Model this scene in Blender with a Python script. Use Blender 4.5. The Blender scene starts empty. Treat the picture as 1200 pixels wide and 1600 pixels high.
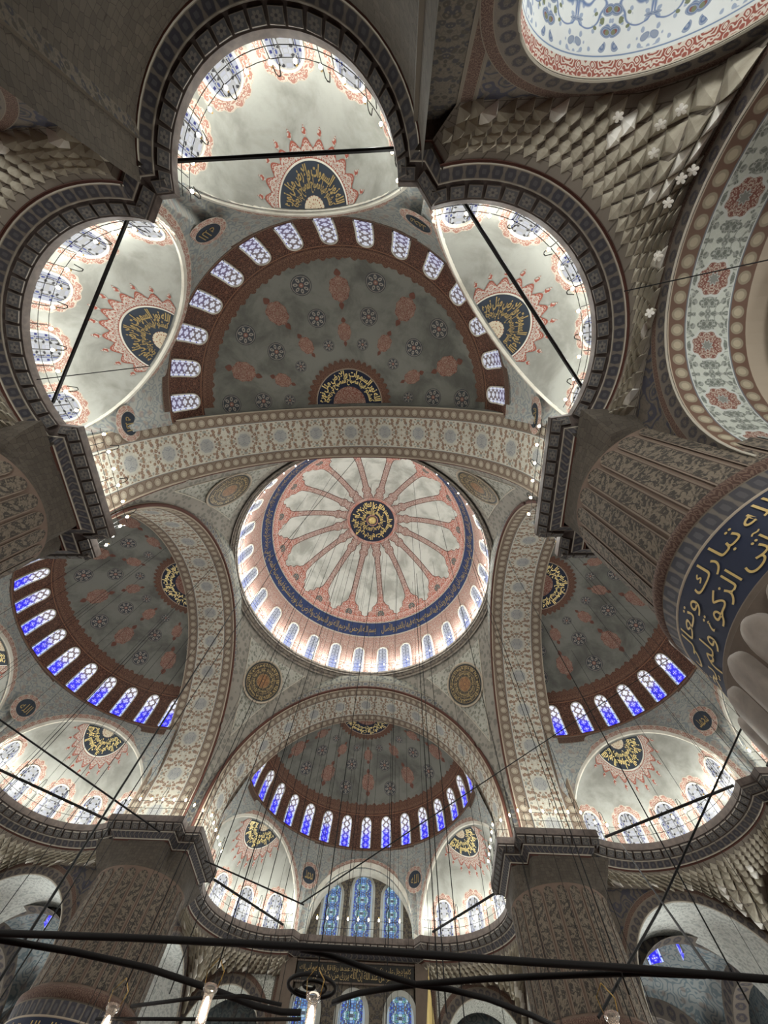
import bpy, math, random
import numpy as np
from mathutils import Vector, Matrix
random.seed(7); RNG = np.random.default_rng(7)
SC = bpy.context.scene; COL = SC.collection
pi = math.pi; R_ = math.radians

# ------------------------------------------------------------------ camera
CX, CY, CZ = 3.951, -18.216, 1.6
YAW, PIT, ROLL, FPX = -0.1418, 1.2036, 0.1248, 601.0
cyw, syw, cp, sp_ = math.cos(YAW), math.sin(YAW), math.cos(PIT), math.sin(PIT)
FW = Vector((syw*cp, cyw*cp, sp_)); RT = Vector((cyw, -syw, 0)); UP = RT.cross(FW)
R2 = RT*math.cos(ROLL) + UP*math.sin(ROLL); U2 = -RT*math.sin(ROLL) + UP*math.cos(ROLL)
cam = bpy.data.cameras.new('camera'); camo = bpy.data.objects.new('camera', cam); COL.objects.link(camo)
cam.sensor_fit = 'VERTICAL'; cam.sensor_height = 36.0; cam.sensor_width = 27.0
cam.lens = FPX/1600*36.0; cam.clip_start = 0.05; cam.clip_end = 300
camo.matrix_world = Matrix(((R2.x, U2.x, -FW.x, CX), (R2.y, U2.y, -FW.y, CY), (R2.z, U2.z, -FW.z, CZ), (0, 0, 0, 1)))
SC.camera = camo
def ray(px, py):
    return Vector((CX, CY, CZ)), FW + R2*((px-600)/FPX) - U2*((py-800)/FPX)
def atz(px, py, z):
    o, d = ray(px, py); return o + d*((z-o.z)/d.z)
def aty(px, py, y):
    o, d = ray(px, py); return o + d*((y-o.y)/d.y)

# ------------------------------------------------------------------ world, exposure
w = bpy.data.worlds.new('world'); SC.world = w; w.use_nodes = True
w.node_tree.nodes['Background'].inputs[0].default_value = (.62, .74, 1, 1)
w.node_tree.nodes['Background'].inputs[1].default_value = .05
SC.view_settings.view_transform = 'Standard'; SC.view_settings.look = 'None'
SC.view_settings.exposure = -0.42; SC.view_settings.gamma = 1.0; SC.view_settings.use_curve_mapping = False
BULB_W = 150.0      # power of a cornice bulb
DOME_W = 310.0      # power of a bulb at the foot of the main dome
LOW_W = 22.0      # power of a chandelier cluster
WIN_E = 1.45       # radiance of stained glass in daylight
DAY_E = 44.0        # clear glass in the aisles

# ------------------------------------------------------------------ shader helper
def lin(h):
    c = [int(h[i:i+2], 16)/255 for i in (0, 2, 4)]
    return tuple((x/12.92 if x <= .04045 else ((x+.055)/1.055)**2.4) for x in c) + (1,)
# materials below the cornices darkened in colour, standing in for the dimmer light there
LOW_SHADE = dict(wall_line=.7, squinch_back=.8, rubble=.42, panel_blue=.58, panel_floral=.58, shaft_leaf=.6, shaft_stone=.58, leaf_band=.7, palmette=.8, dark_scroll=.75, marble=.78, cornice_block=.85, cornice_dark=.85, aisle_paint=.85, groove=.7)
class Sk:
    def __init__(s, b, o): s.b = b; s.o = o
    def __add__(s, t): return s.b.m('ADD', s, t)
    __radd__ = __add__
    def __sub__(s, t): return s.b.m('SUBTRACT', s, t)
    def __rsub__(s, t): return s.b.m('SUBTRACT', t, s)
    def __mul__(s, t): return s.b.m('MULTIPLY', s, t)
    __rmul__ = __mul__
    def __truediv__(s, t): return s.b.m('DIVIDE', s, t)
class Bd:
    def __init__(s, name):
        s.mat = bpy.data.materials.new(name); s.mat.use_nodes = True
        s.nt = s.mat.node_tree; s.N = s.nt.nodes; s.L = s.nt.links
        s.bsdf = s.N['Principled BSDF']
        uv = s.N.new('ShaderNodeUVMap'); uv.uv_map = 'UV'
        sx = s.N.new('ShaderNodeSeparateXYZ'); s.L.new(uv.outputs[0], sx.inputs[0])
        s.u = Sk(s, sx.outputs[0]); s.v = Sk(s, sx.outputs[1])
        s._obj = None
    def put(s, inp, x):
        if isinstance(x, Sk): s.L.new(x.o, inp)
        else: inp.default_value = x
    def m(s, op, a, b=None, c=None):
        n = s.N.new('ShaderNodeMath'); n.operation = op
        for i, x in enumerate((a, b, c)):
            if x is not None: s.put(n.inputs[i], x)
        return Sk(s, n.outputs[0])
    def vec(s, x, y, z=0.0):
        n = s.N.new('ShaderNodeCombineXYZ')
        for i, q in enumerate((x, y, z)): s.put(n.inputs[i], q)
        return Sk(s, n.outputs[0])
    def obj(s):
        if s._obj is None:
            s._obj = Sk(s, s.N.new('ShaderNodeNewGeometry').outputs['Position'])
        return s._obj
    def noise(s, vec, scale=1.0, detail=2.0, rough=.5, dist=0.0):
        n = s.N.new('ShaderNodeTexNoise'); s.L.new(vec.o, n.inputs['Vector'])
        n.inputs['Scale'].default_value = scale; n.inputs['Detail'].default_value = detail
        n.inputs['Roughness'].default_value = rough; n.inputs['Distortion'].default_value = dist
        return Sk(s, n.outputs[0])
    def vor(s, vec, scale=1.0, feat='F1', rnd=1.0):
        n = s.N.new('ShaderNodeTexVoronoi'); n.feature = feat; s.L.new(vec.o, n.inputs['Vector'])
        n.inputs['Scale'].default_value = scale; n.inputs['Randomness'].default_value = rnd
        if feat == 'DISTANCE_TO_EDGE': return Sk(s, n.outputs[0]), None
        sx = s.N.new('ShaderNodeSeparateXYZ'); s.L.new(n.outputs['Color'], sx.inputs[0])
        return Sk(s, n.outputs['Distance']), Sk(s, sx.outputs[0])
    def ss(s, x, lo, hi):
        n = s.N.new('ShaderNodeMapRange'); n.interpolation_type = 'SMOOTHSTEP'
        s.put(n.inputs[0], x)
        if lo <= hi: n.inputs[1].default_value = lo; n.inputs[2].default_value = hi
        else:
            n.inputs[1].default_value = hi; n.inputs[2].default_value = lo
            n.inputs[3].default_value = 1; n.inputs[4].default_value = 0
        return Sk(s, n.outputs[0])
    def band(s, x, lo, hi, e=.01):
        return s.ss(x, lo-e, lo+e)*s.ss(x, hi+e, hi-e)
    def pp(s, x, half): return s.m('PINGPONG', x, half)
    def fr(s, x): return s.m('FRACT', x)
    def ab(s, x): return s.m('ABSOLUTE', x)
    def mx(s, *a):
        r = a[0]
        for q in a[1:]: r = s.m('MAXIMUM', r, q)
        return r
    def mn(s, a, b): return s.m('MINIMUM', a, b)
    def hyp(s, x, y): return s.m('SQRT', x*x + y*y)
    def mix(s, f, A, B):
        n = s.N.new('ShaderNodeMix'); n.data_type = 'RGBA'
        s.put(n.inputs[0], f); s.put(n.inputs[6], A); s.put(n.inputs[7], B)
        return Sk(s, n.outputs[2])
    def out(s, col, rough=.75, metal=0.0, spec=.25, emit=None, estr=0.0, bump=None, bstr=.3, bdist=.02):
        p = s.bsdf
        if s.mat.name in LOW_SHADE: col = s.mix(1-LOW_SHADE[s.mat.name], col, (.004, .003, .002, 1))
        s.put(p.inputs['Base Color'], col); s.put(p.inputs['Roughness'], rough)
        s.put(p.inputs['Metallic'], metal); s.put(p.inputs['Specular IOR Level'], spec)
        if emit is not None:
            s.put(p.inputs['Emission Color'], emit); s.put(p.inputs['Emission Strength'], estr)
            s.mat.cycles.emission_sampling = 'NONE'
        if bump is not None:
            n = s.N.new('ShaderNodeBump'); n.inputs['Strength'].default_value = bstr; n.inputs['Distance'].default_value = bdist
            s.put(n.inputs['Height'], bump); s.L.new(n.outputs[0], p.inputs['Normal'])
        return s.mat
    # ---- ornament vocabulary
    def lines(s, n, k, w): return s.ss(s.ab(s.fr(n*k)-.5)*2, w, w-.22)
    def arab(s, u, v, per, sc, k=6.0, w=.42, seed=0.0, vper=None):
        uu = s.pp(u, per/2); vv = s.pp(v, vper/2) if vper else v
        return s.lines(s.noise(s.vec(uu, vv, seed), sc, 1.0, .4), k, w)
    def floral(s, u, v, sc, seed=0.0, wob=.35):
        n1 = s.noise(s.vec(u, v, seed+3), sc*.8, 1); n2 = s.noise(s.vec(u, v, seed+9), sc*.8, 1)
        vc = s.vec(u+n1*(wob/sc), v+n2*(wob/sc), seed)
        d, c = s.vor(vc, sc); e, _ = s.vor(vc, sc*1.5, 'DISTANCE_TO_EDGE')
        return d, c, s.ss(e, .09, .03)
    def polar(s, n):
        th = s.m('ARCTAN2', s.v, s.u); r = s.hyp(s.u, s.v); f = s.pp(th, pi/n)
        return r, f, r*s.m('COSINE', f), r*s.m('SINE', f)
    def dirt(s, col, amt=.25, sc=.35):
        n = s.noise(s.obj(), sc, 5, .62); return s.mix(s.ss(n, .35, .75)*amt, col, (.10, .085, .07, 1))

MATS = {}
def mat(name):
    def deco(fn):
        MATS[name] = fn; return fn
    return deco
_made = {}
def M(name):
    if name not in _made:
        b = Bd(name); _made[name] = MATS[name](b) or b.mat
    return _made[name]
def simple(name, hexc, rough=.7, metal=0.0, spec=.25, amt=.0):
    def fn(b):
        c = lin(hexc)
        if amt:
            n = b.noise(b.obj(), 3.0, 4, .6); c = b.mix(b.ss(n, .3, .75)*amt, c, tuple(x*.45 for x in c[:3])+(1,))
        return b.out(c, rough, metal, spec)
    MATS[name] = fn
def plaster(name, h1, h2, sc=.5):
    def fn(b):
        n = b.noise(b.obj(), sc, 6, .62, .4); n2 = b.noise(b.obj(), sc*7, 4, .7)
        c = b.mix(b.ss(n, .38, .68), lin(h1), lin(h2))
        c = b.mix(b.ss(n2, .55, .8)*.25, c, lin(h2))
        return b.out(c, .85, 0, .15, bump=n2, bstr=.1)
    MATS[name] = fn
plaster('niche_plaster', '989891', '7b7a73', .45)
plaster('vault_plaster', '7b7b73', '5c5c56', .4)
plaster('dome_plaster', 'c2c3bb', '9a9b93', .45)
plaster('white_plaster', 'cfcbbf', 'b3ada0', .6)
simple('iron', '16130f', .55, .6, .4)
simple('black_cable', '0d0c0b', .6, 0, .2)
simple('bar_iron', '0f0c0a', .7, .0, .2)
simple('gold', 'd6bf7c', .35, .35, .5)
simple('gold_mid', 'b89e62', .42, .2, .4)
simple('gold_dull', '9a8558', .45, .2, .4)
simple('stone_line', '9a8d7c', .8)
simple('pale_line', 'a39c8e', .8)
simple('navy', '1a2136', .6, 0, .3, .3)
simple('wall_line', '776d60', .85)
simple('red_line', '64372a', .8)
simple('dark_red', '4a2d24', .8)
simple('groove', '453c36', .85)
simple('panel_black', '15130f', .6, 0, .3)
simple('slate', '2c333d', .6, 0, .3, .2)
simple('gold_shine', 'eeda96', .32, .25, .6)  # gold lightened so its colour carries the shine of lit lettering
simple('brass', '9a7a3c', .35, .9, .5)
@mat('rubble')
def _(b):     # small stones with mortar on the walls under the cornice
    vc = b.vec(b.u, b.v*1.25, 0); e, _ = b.vor(vc, 4.4, 'DISTANCE_TO_EDGE', .45); d, c = b.vor(vc, 4.4, 'F1', .45)
    col = b.mix(c, lin('6b6257'), lin('7d7366')); col = b.mix(b.ss(e, .045, .01)*.8, col, lin('4a4138'))
    return b.out(b.dirt(col, .3), .9, bump=e, bstr=.25)
@mat('squinch_back')
def _(b):
    fu = b.ab(b.fr(b.u*1.6+b.m('FLOOR', b.v*3)*.5)-.5); fv = b.ab(b.fr(b.v*3)-.5)
    col = b.mix(b.mx(b.ss(fu, .45, .48), b.ss(fv, .44, .48)), lin('7f766a'), lin('524a41')); return b.out(b.dirt(col, .3), .9)
@mat('muqarnas')
def _(b):
    n = b.noise(b.obj(), 1.2, 5, .6); col = b.mix(b.ss(n, .35, .7), lin('aaa392'), lin('8b8373'))
    return b.out(col, .8, 0, .2)
@mat('muqarnas_pale')
def _(b):
    n = b.noise(b.obj(), 1.2, 5, .6); col = b.mix(b.ss(n, .35, .7), lin('eeebe2'), lin('d6d1c4'))
    return b.out(col, .8, 0, .2)
@mat('soffit')
def _(b):     # main arch: roundel borders, floral field with octagon medallions; u along, v across 0..3.7
    u, v = b.u, b.v
    per = 2.62
    um = b.pp(u, per/2); vm = b.ab(v-1.85)
    d, c, vine = b.floral(um, vm, 4.6, 1.0, .5)
    field = lin('b7b2a4')
    fl = b.ss(d, .56, .46); col = b.mix(b.ss(c, .40, .46), lin('7f6551'), lin('80837c')); col = b.mix(b.ss(c, .72, .76), col, lin('72574a'))
    f = b.mix(vine*.5, field, lin('918d80')); f = b.mix(fl*.9, f, col)
    f = b.mix(b.ss(d, .22, .15), f, lin('a9987c'))
    ro = b.mx(um, vm, (um+vm)*.7071)
    f = b.mix(b.ss(ro, .56, .53), f, lin('aba89d')); f = b.mix(b.ss(ro, .45, .42), f, lin('9b9b96'))
    ln = b.arab(um, vm, 9, 8, 5, .4, 4.0)
    f = b.mix(b.ss(ro, .44, .42)*ln*.8, f, lin('72757a'))
    # borders
    eb = .92-b.ab(v-1.85)+.93             # distance from the edge of the soffit
    pu = b.pp(u, .31); pv = eb-.42; rr = b.hyp(pu, pv)
    bo = b.mix(b.ss(rr, .30, .26), lin('75675a'), lin('6a5c4e')); bo = b.mix(b.ss(rr, .24, .21), bo, lin('968c7c')); bo = b.mix(b.ss(rr, .14, .10), bo, lin('aba290'))
    ln2 = b.arab(u, eb, .62, 9, 4, .4, 2.0); bo = b.mix(ln2*.4, bo, lin('54392a'))
    f = b.mix(b.ss(eb, .86, .83), f, lin('b9b4a6')); f = b.mix(b.ss(eb, .80, .78), f, lin('6c6d6e')); f = b.mix(b.ss(eb, .76, .74), f, bo)
    f = b.mix(b.ss(eb, .08, .05), f, lin('a19684'))
    return b.out(b.dirt(f, .3), .8, 0, .15)
@mat('arch_face')
def _(b):     # u along, v outward from the intrados
    u, v = b.u, b.v
    pu = b.pp(u, .3); rr = b.hyp(pu, v-.62)
    c = b.mix(b.ss(rr, .28, .24), lin('4e4a45'), lin('6d695f')); c = b.mix(b.ss(rr, .17, .13), c, lin('4a4c50'))
    f = b.mix(b.band(v, .3, .95), lin('77705f'), c)
    f = b.mix(b.ss(v, .22, .18), f, lin('5b3b31')); f = b.mix(b.ss(v, .06, .03), f, lin('8c8172'))
    d, cc, vine = b.floral(u, v, 3.4, 5)
    g = b.mix(b.ss(d, .5, .38), lin('6f6d63'), lin('4d4f4c')); f = b.mix(b.ss(v, 1.0, 1.04), f, g)
    return b.out(b.dirt(f, .3), .8)
@mat('pendentive')
def _(b):     # u,v in metres; vertex colour-free leaf field
    d, c, vine = b.floral(b.u, b.v, 3.6, 2)
    f = b.mix(b.ss(d, .5, .36), lin('95948a'), lin('66685f')); f = b.mix(vine*.5, f, lin('a3a193')); f = b.mix(b.ss(d, .15, .1), f, lin('8b7d66'))
    return b.out(b.dirt(f, .35), .8)
@mat('pend_border')
def _(b):
    d, c, vine = b.floral(b.u, b.v, 2.6, 12)
    f = b.mix(b.ss(d, .5, .36), lin('827d73'), lin('6a675f'))
    return b.out(b.dirt(f, .3), .8)
@mat('ring_grey')
def _(b):
    d, c, vine = b.floral(b.u, b.v, 3.0, 8)
    f = b.mix(b.ss(d, .5, .35), lin('6a6258'), lin('4c4641'))
    return b.out(b.dirt(f, .3), .8)
@mat('drum_red')
def _(b):     # half-dome drum: dark red-brown arabesque, u metres, v metres above the foot
    ln = b.arab(b.u, b.v, 1.02, 3.0, 7, .5, 1.0); ln2 = b.arab(b.u+.5, b.v, 1.02, 5.0, 5, .4, 7.0)
    f = b.mix(ln, lin('4b2f26'), lin('795646')); f = b.mix(ln2*.55, f, lin('2e2a29'))
    f = b.mix(b.band(b.v, .02, .14), f, lin('74523f'))
    f = b.mix(b.band(b.v, 2.86, 2.93), f, lin('85604a'))
    return b.out(b.dirt(f, .25), .85)
@mat('fringe')
def _(b):     # lobed fringe above the drum
    ln = b.arab(b.u, b.v, .5, 6.0, 6, .5, 1.0)
    f = b.mix(ln, lin('553a30'), lin('80624f'))
    return b.out(b.dirt(f, .2), .85)
@mat('rosette')
def _(b):
    r, f, x, y = b.polar(7)
    pet = b.hyp((x-.55)*1.0, y*1.6)
    c = b.mix(b.ss(pet, .25, .21), lin('45484c'), lin('9a958a')); c = b.mix(b.ss(pet, .12, .08), c, lin('4c484a'))
    c = b.mix(b.ss(r, .24, .21), c, lin('855f53')); c = b.mix(b.ss(r, .11, .08), c, lin('a89687'))
    c = b.mix(b.ss(r, .84, .87), c, lin('8b867c')); c = b.mix(b.ss(r, .91, .94), c, lin('3b3e44'))
    return b.out(b.dirt(c, .25), .85)
@mat('cartouche')
def _(b):
    th = b.m('ARCTAN2', b.v, b.u); r = b.hyp(b.u, b.v); f = b.pp(th, pi/4)
    n = b.noise(b.vec(r*b.m('COSINE', f), r*b.m('SINE', f), 3), 5.5, 1, .4)
    c = b.mix(b.lines(n, 6, .5), lin('75483c'), lin('a18b7c')); c = b.mix(b.ss(r, .2, .15), c, lin('8d7264'))
    return b.out(b.dirt(c, .2), .85)
simple('cart_red', '6f4b40', .85, 0, .2, .3)
@mat('roundel_gold')
def _(b):     # pendentive roundel: navy ground, rings and radial gold script strokes
    r, f, x, y = b.polar(12)
    th = b.m('ARCTAN2', b.v, b.u)
    n = b.noise(b.vec(r*6, b.pp(th, pi/5)*4, 2), 1.4, 1.5)
    g = b.lines(n, 9, .42)
    ring = b.mx(b.band(r, .32, .35), b.band(r, .58, .61), b.band(r, .83, .86))
    rad = b.ss(f, .05, .02)*b.ss(r, .33, .36)
    g = b.mx(g*.75, ring, rad*.7)
    c = b.mix(g*b.ss(r, .88, .86), lin('181a1d'), lin('6f5e40')); c = b.mix(b.ss(r, .33, .30)*.75, c, lin('5e3a25'))
    c = b.mix(b.lines(n, 7, .35)*b.ss(r, .33, .30), c, lin('b38a56'))
    c = b.mix(b.ss(r, .92, .94), c, lin('75705f')); c = b.mix(b.ss(r, .97, .985), c, lin('262422'))
    return b.out(c, .6, 0, .3)
@mat('soft_blue')
def _(b):     # painted spandrel under the half-domes
    ln = b.arab(b.u, b.v, 2.2, 1.9, 7, .5, 4.0); d, c, vine = b.floral(b.u, b.v, 2.2, 6)
    f = b.mix(ln, lin('93938c'), lin('797f80')); f = b.mix(b.ss(d, .4, .25)*.5, f, lin('8a766c'))
    return b.out(b.dirt(f, .25), .85)
@mat('red_scroll')
def _(b):     # narrow red vine border, v 0..1
    ln = b.arab(b.u, b.v*.35, .8, 6.0, 5, .5, 2.0)
    f = b.mix(ln, lin('91685c'), lin('b0a598'))
    f = b.mix(b.mx(b.ss(b.v, .1, .06), b.ss(b.v, .9, .94)), f, lin('a39b8d'))
    return b.out(b.dirt(f, .2), .85)
@mat('heart')
def _(b):
    d, c = b.vor(b.vec(b.u, b.v*.45, 0), 7.0, 'F1', .3); f = b.mix(b.ss(d, .32, .25), lin('b9ae98'), lin('8a5a48')); return b.out(f, .85)
@mat('red_lace')
def _(b):
    ln = b.arab(b.u, b.v*.4, .57, 7.0, 5, .42, 2.0)
    f = b.mix(ln, lin('a8a096'), lin('8a4a3e')); f = b.mix(b.mx(b.ss(b.v, .76, .8), b.ss(b.v, .2, .16)), f, lin('874a3d'))
    return b.out(f, .85)
@mat('dark_scroll')
def _(b):     # red-brown border under the cornice, v 0..1
    ln = b.arab(b.u, b.v*.35, .7, 9.0, 5, .5, 2.0)
    f = b.mix(ln, lin('4f382f'), lin('6e584b'))
    f = b.mix(b.mx(b.ss(b.v, .1, .06), b.ss(b.v, .9, .94)), f, lin('7b7062'))
    return b.out(b.dirt(f, .25), .85)
@mat('leaf_band')
def _(b):     # dark palmettes round the lower arches, v 0..1 across
    uu = b.pp(b.u, .22); a = b.hyp(uu*3.4, (b.v-.5)*1.5)
    c = b.mix(b.ss(a, .62, .5), lin('6f665c'), lin('454145')); c = b.mix(b.ss(a, .28, .2), c, lin('5a524b'))
    ln = b.arab(b.u, b.v*.5, .44, 7, 4, .45, 1); c = b.mix(ln*.35, c, lin('7b6f61'))
    return b.out(b.dirt(c, .25), .85)
@mat('palmette')
def _(b):     # second course of the cornice, v 0..1
    uu = b.pp(b.u, .19); a = b.mx(uu*3.9+b.ab(b.v-.5)*.35, b.ab(b.v-.5)*1.45)
    c = b.mix(b.ss(a, .7, .55), lin('6b635a'), lin('3c3b41')); c = b.mix(b.ss(a, .3, .22), c, lin('504d50'))
    c = b.mix(b.ss(b.v, .06, .03), c, lin('8d8374')); c = b.mix(b.ss(b.v, .93, .96), c, lin('8d8374'))
    return b.out(b.dirt(c, .25), .85)
@mat('cornice_dark')
def _(b):
    n = b.noise(b.obj(), 4, 4); c = b.mix(b.ss(n, .35, .7), lin('463d38'), lin('554a44'))
    return b.out(c, .85)
@mat('cornice_block')
def _(b):     # painted flower on each block; uv -1..1
    r, f, x, y = b.polar(6)
    sq = b.mx(b.ab(b.u), b.ab(b.v))
    pet = b.hyp((x-.42), y*1.4)
    c = b.mix(b.ss(pet, .3, .22), lin('4b4a4c'), lin('6c675f')); c = b.mix(b.ss(r, .2, .15), c, lin('3c3a3e'))
    c = b.mix(b.ss(sq, .80, .84), c, lin('675f56')); c = b.mix(b.ss(sq, .92, .95), c, lin('403936'))
    return b.out(b.dirt(c, .3), .85)
@mat('panel_blue')
def _(b):     # scroll panels on the walls below the cornice
    ln = b.arab(b.u, b.v, 3.0, 1.5, 6, .5, 3.0); ln2 = b.arab(b.u, b.v, 3.0, 3.2, 5, .4, 8.0)
    f = b.mix(ln, lin('776c60'), lin('4b4a58')); f = b.mix(ln2*.5, f, lin('57544f'))
    return b.out(b.dirt(f, .3), .85)
@mat('panel_floral')
def _(b):
    d, c, vine = b.floral(b.pp(b.u, .6), b.v, 5.5, 3, .6)
    f = b.mix(vine*.6, lin('786d5e'), lin('5a564f')); f = b.mix(b.ss(d, .55, .42), f, lin('4a474a')); f = b.mix(b.ss(c, .5, .6)*b.ss(d, .5, .4), f, lin('544c40')); f = b.mix(b.ss(d, .2, .14), f, lin('74695a'))
    return b.out(b.dirt(f, .3), .85)
@mat('lower_soffit')
def _(b):     # broad soffit of the aisle arches; u along, v across 0..2.2
    u, v = b.u, b.v
    um = b.pp(u, .95); vm = b.ab(v-1.1)
    d, c, vine = b.floral(um, vm, 2.7, 21, .6); d2, c2, v2 = b.floral(um, vm, 6.5, 25, .6)
    sc = b.arab(u, v, 1.9, 1.3, 4, .26, 3.0)
    f = b.mix(b.ss(d2, .40, .30)*.8, lin('dfe3e0'), lin('8b9cb8')); f = b.mix(sc*.95, f, lin('6a80a8'))
    fl = b.ss(c, .45, .5)*b.ss(d, .40, .36); pet = b.ss(b.ab(b.fr(d*9)-.5), .2, .3)
    f = b.mix(fl, f, lin('6d7f9e')); f = b.mix(fl*pet*.6, f, lin('a9b2bd')); f = b.mix(fl*b.ss(d, .2, .16), f, b.mix(b.ss(c, .7, .72), lin('8a5a52'), lin('77806a'))); f = b.mix(fl*b.ss(d, .1, .07), f, lin('c2bca8'))
    f = b.mix(b.ss(c2, .86, .88)*b.ss(d2, .4, .3), f, lin('7c8468'))
    eb = 1.1-vm
    ln = b.arab(u, eb, 1.1, 5, 6, .55, 2.0); bo = b.mix(ln, lin('96564a'), lin('d2c8ba'))
    f = b.mix(b.ss(eb, .50, .48), f, lin('dcdfdb')); f = b.mix(b.ss(eb, .46, .44), f, lin('7388a6')); f = b.mix(b.ss(eb, .43, .41), f, lin('d8dbd6'))
    f = b.mix(b.ss(eb, .36, .34), f, bo); f = b.mix(b.ss(eb, .04, .03), f, lin('c0b6a4'))
    return b.out(b.dirt(f, .15), .8)
@mat('side_soffit')
def _(b):     # soffit of the pier-to-wall arches: dark floral with alternating rosettes; v 0..2.4
    u, v = b.u, b.v
    um = b.pp(u, .98); vm = b.ab(v-1.2)
    vm2 = b.ab(vm)
    d, c, vine = b.floral(um, vm, 5.2, 31, .6); sc = b.arab(u, v, 1.96, 1.8, 5, .28, 3.0)
    f = b.mix(b.ss(d, .56, .44), lin('a4a79c'), lin('61655d')); f = b.mix(b.ss(d, .24, .16), f, lin('8c8e86')); f = b.mix(sc*.7, f, lin('545850')); f = b.mix(vine*.35, f, lin('b0b2aa'))
    r = b.hyp(um, vm*1.0); th = b.m('ARCTAN2', vm, um)
    lob = r + b.m('COSINE', b.pp(th, pi/8)*8)*.03
    n = b.noise(b.vec(um, vm, 4), 8, 1); ro = b.mix(b.lines(n, 6, .5), lin('6b4238'), lin('9a8c7e'))
    f = b.mix(b.ss(lob, .53, .50), f, lin('a9aba4')); f = b.mix(b.ss(lob, .45, .43), f, ro); f = b.mix(b.ss(lob, .17, .15), f, lin('6e6e68')); f = b.mix(b.band(lob, .13, .15), f, lin('a5a59d'))
    eb = 1.2-vm; f = b.mix(b.ss(v, 2.42, 2.44), f, lin('6a6258'))
    pu = b.pp(u, .24); rr = b.hyp(pu, eb-.3)
    bo = b.mix(b.ss(rr, .2, .17), lin('5b4436'), lin('7e7461')); bo = b.mix(b.ss(rr, .13, .1), bo, lin('968b75'))
    f = b.mix(b.ss(eb, .6, .58), f, lin('aeb0aa')); f = b.mix(b.ss(eb, .57, .55), f, lin('5c5f62')); f = b.mix(b.ss(eb, .53, .51), f, bo)
    f = b.mix(b.ss(eb, .05, .03), f, lin('978a78'))
    return b.out(b.dirt(f, .2), .8)
@mat('pale_soffit')
def _(b):
    d, c, vine = b.floral(b.pp(b.u, 1.0), b.ab(b.v-1.7), 3.6, 17, .6); ln = b.arab(b.u, b.v, 2.0, 2.6, 6, .4, 3)
    f = b.mix(ln*.5, lin('c0c2bb'), lin('8f9794')); f = b.mix(b.ss(d, .4, .3)*.5, f, lin('8a8d88')); return b.out(f, .85)
@mat('shaft_leaf')
def _(b):     # pier flutes: v along metres, u -1..1 across
    uu = b.ab(b.u); x = b.u*.37 + b.m('SINE', b.v*5.5)*.10
    n = b.noise(b.vec(x, b.v, 1), 6.5, 1.5, .5, .8); n2 = b.noise(b.vec(x, b.v, 6), 11, 2, .6)
    c = b.mix(b.ss(n, .46, .52), lin('47423c'), lin('857868')); c = b.mix(b.ss(n2, .55, .6)*.7, c, lin('5e554b')); c = b.mix(b.ss(n2, .40, .36)*.6, c, lin('968976'))
    c = b.mix(b.ss(uu, .78, .82), c, lin('8d7d6e')); c = b.mix(b.band(uu, .80, .86), c, lin('4d3b32'))
    return b.out(b.dirt(c, .2), .85)
simple('shaft_ridge', '6b5a4e', .8, 0, .25, .2)
simple('shaft_stone', '77685b', .8, 0, .25, .3)
@mat('marble')
def _(b):
    n = b.noise(b.obj(), 1.3, 6, .6, .8); n2 = b.noise(b.obj(), 6, 4)
    c = b.mix(b.ss(n, .35, .7), lin('94887c'), lin('7d7167')); c = b.mix(b.ss(n, .66, .72)*.5, c, lin('5d5657')); c = b.mix(b.ss(n2, .5, .8)*.3, c, lin('6a6158'))
    return b.out(c, .45, 0, .4)
@mat('dome_red')
def _(b):     # ribs and fringes of the main dome; u,v metres
    ln = b.arab(b.u, b.v, .8, 4.6, 6, .5, 1.0); ln2 = b.arab(b.u, b.v, .8, 3.0, 5, .3, 6)
    red = b.ss(b.v, 11.2, 9.6)
    f = b.mix(ln, b.mix(red, lin('94736a'), lin('a25a4a')), b.mix(red, lin('bcb0a6'), lin('cbbfb4'))); f = b.mix(ln2*.6, f, b.mix(red, lin('75504a'), lin('7d4640')))
    return b.out(f, .85)
@mat('dome_drum')
def _(b):
    ln = b.arab(b.u, b.v, 1.32, 5.5, 7, .5, 1.0); ln2 = b.arab(b.u+.3, b.v, 1.32, 8, 6, .4, 6)
    f = b.mix(ln, lin('8e6153'), lin('ad9f92')); f = b.mix(ln2*.5, f, lin('73727a'))
    return b.out(f, .85)
simple('dome_navy', '28365a', .6, 0, .3, .25)
simple('dome_blue', '5f6f8f', .7, 0, .3, .2)
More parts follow.
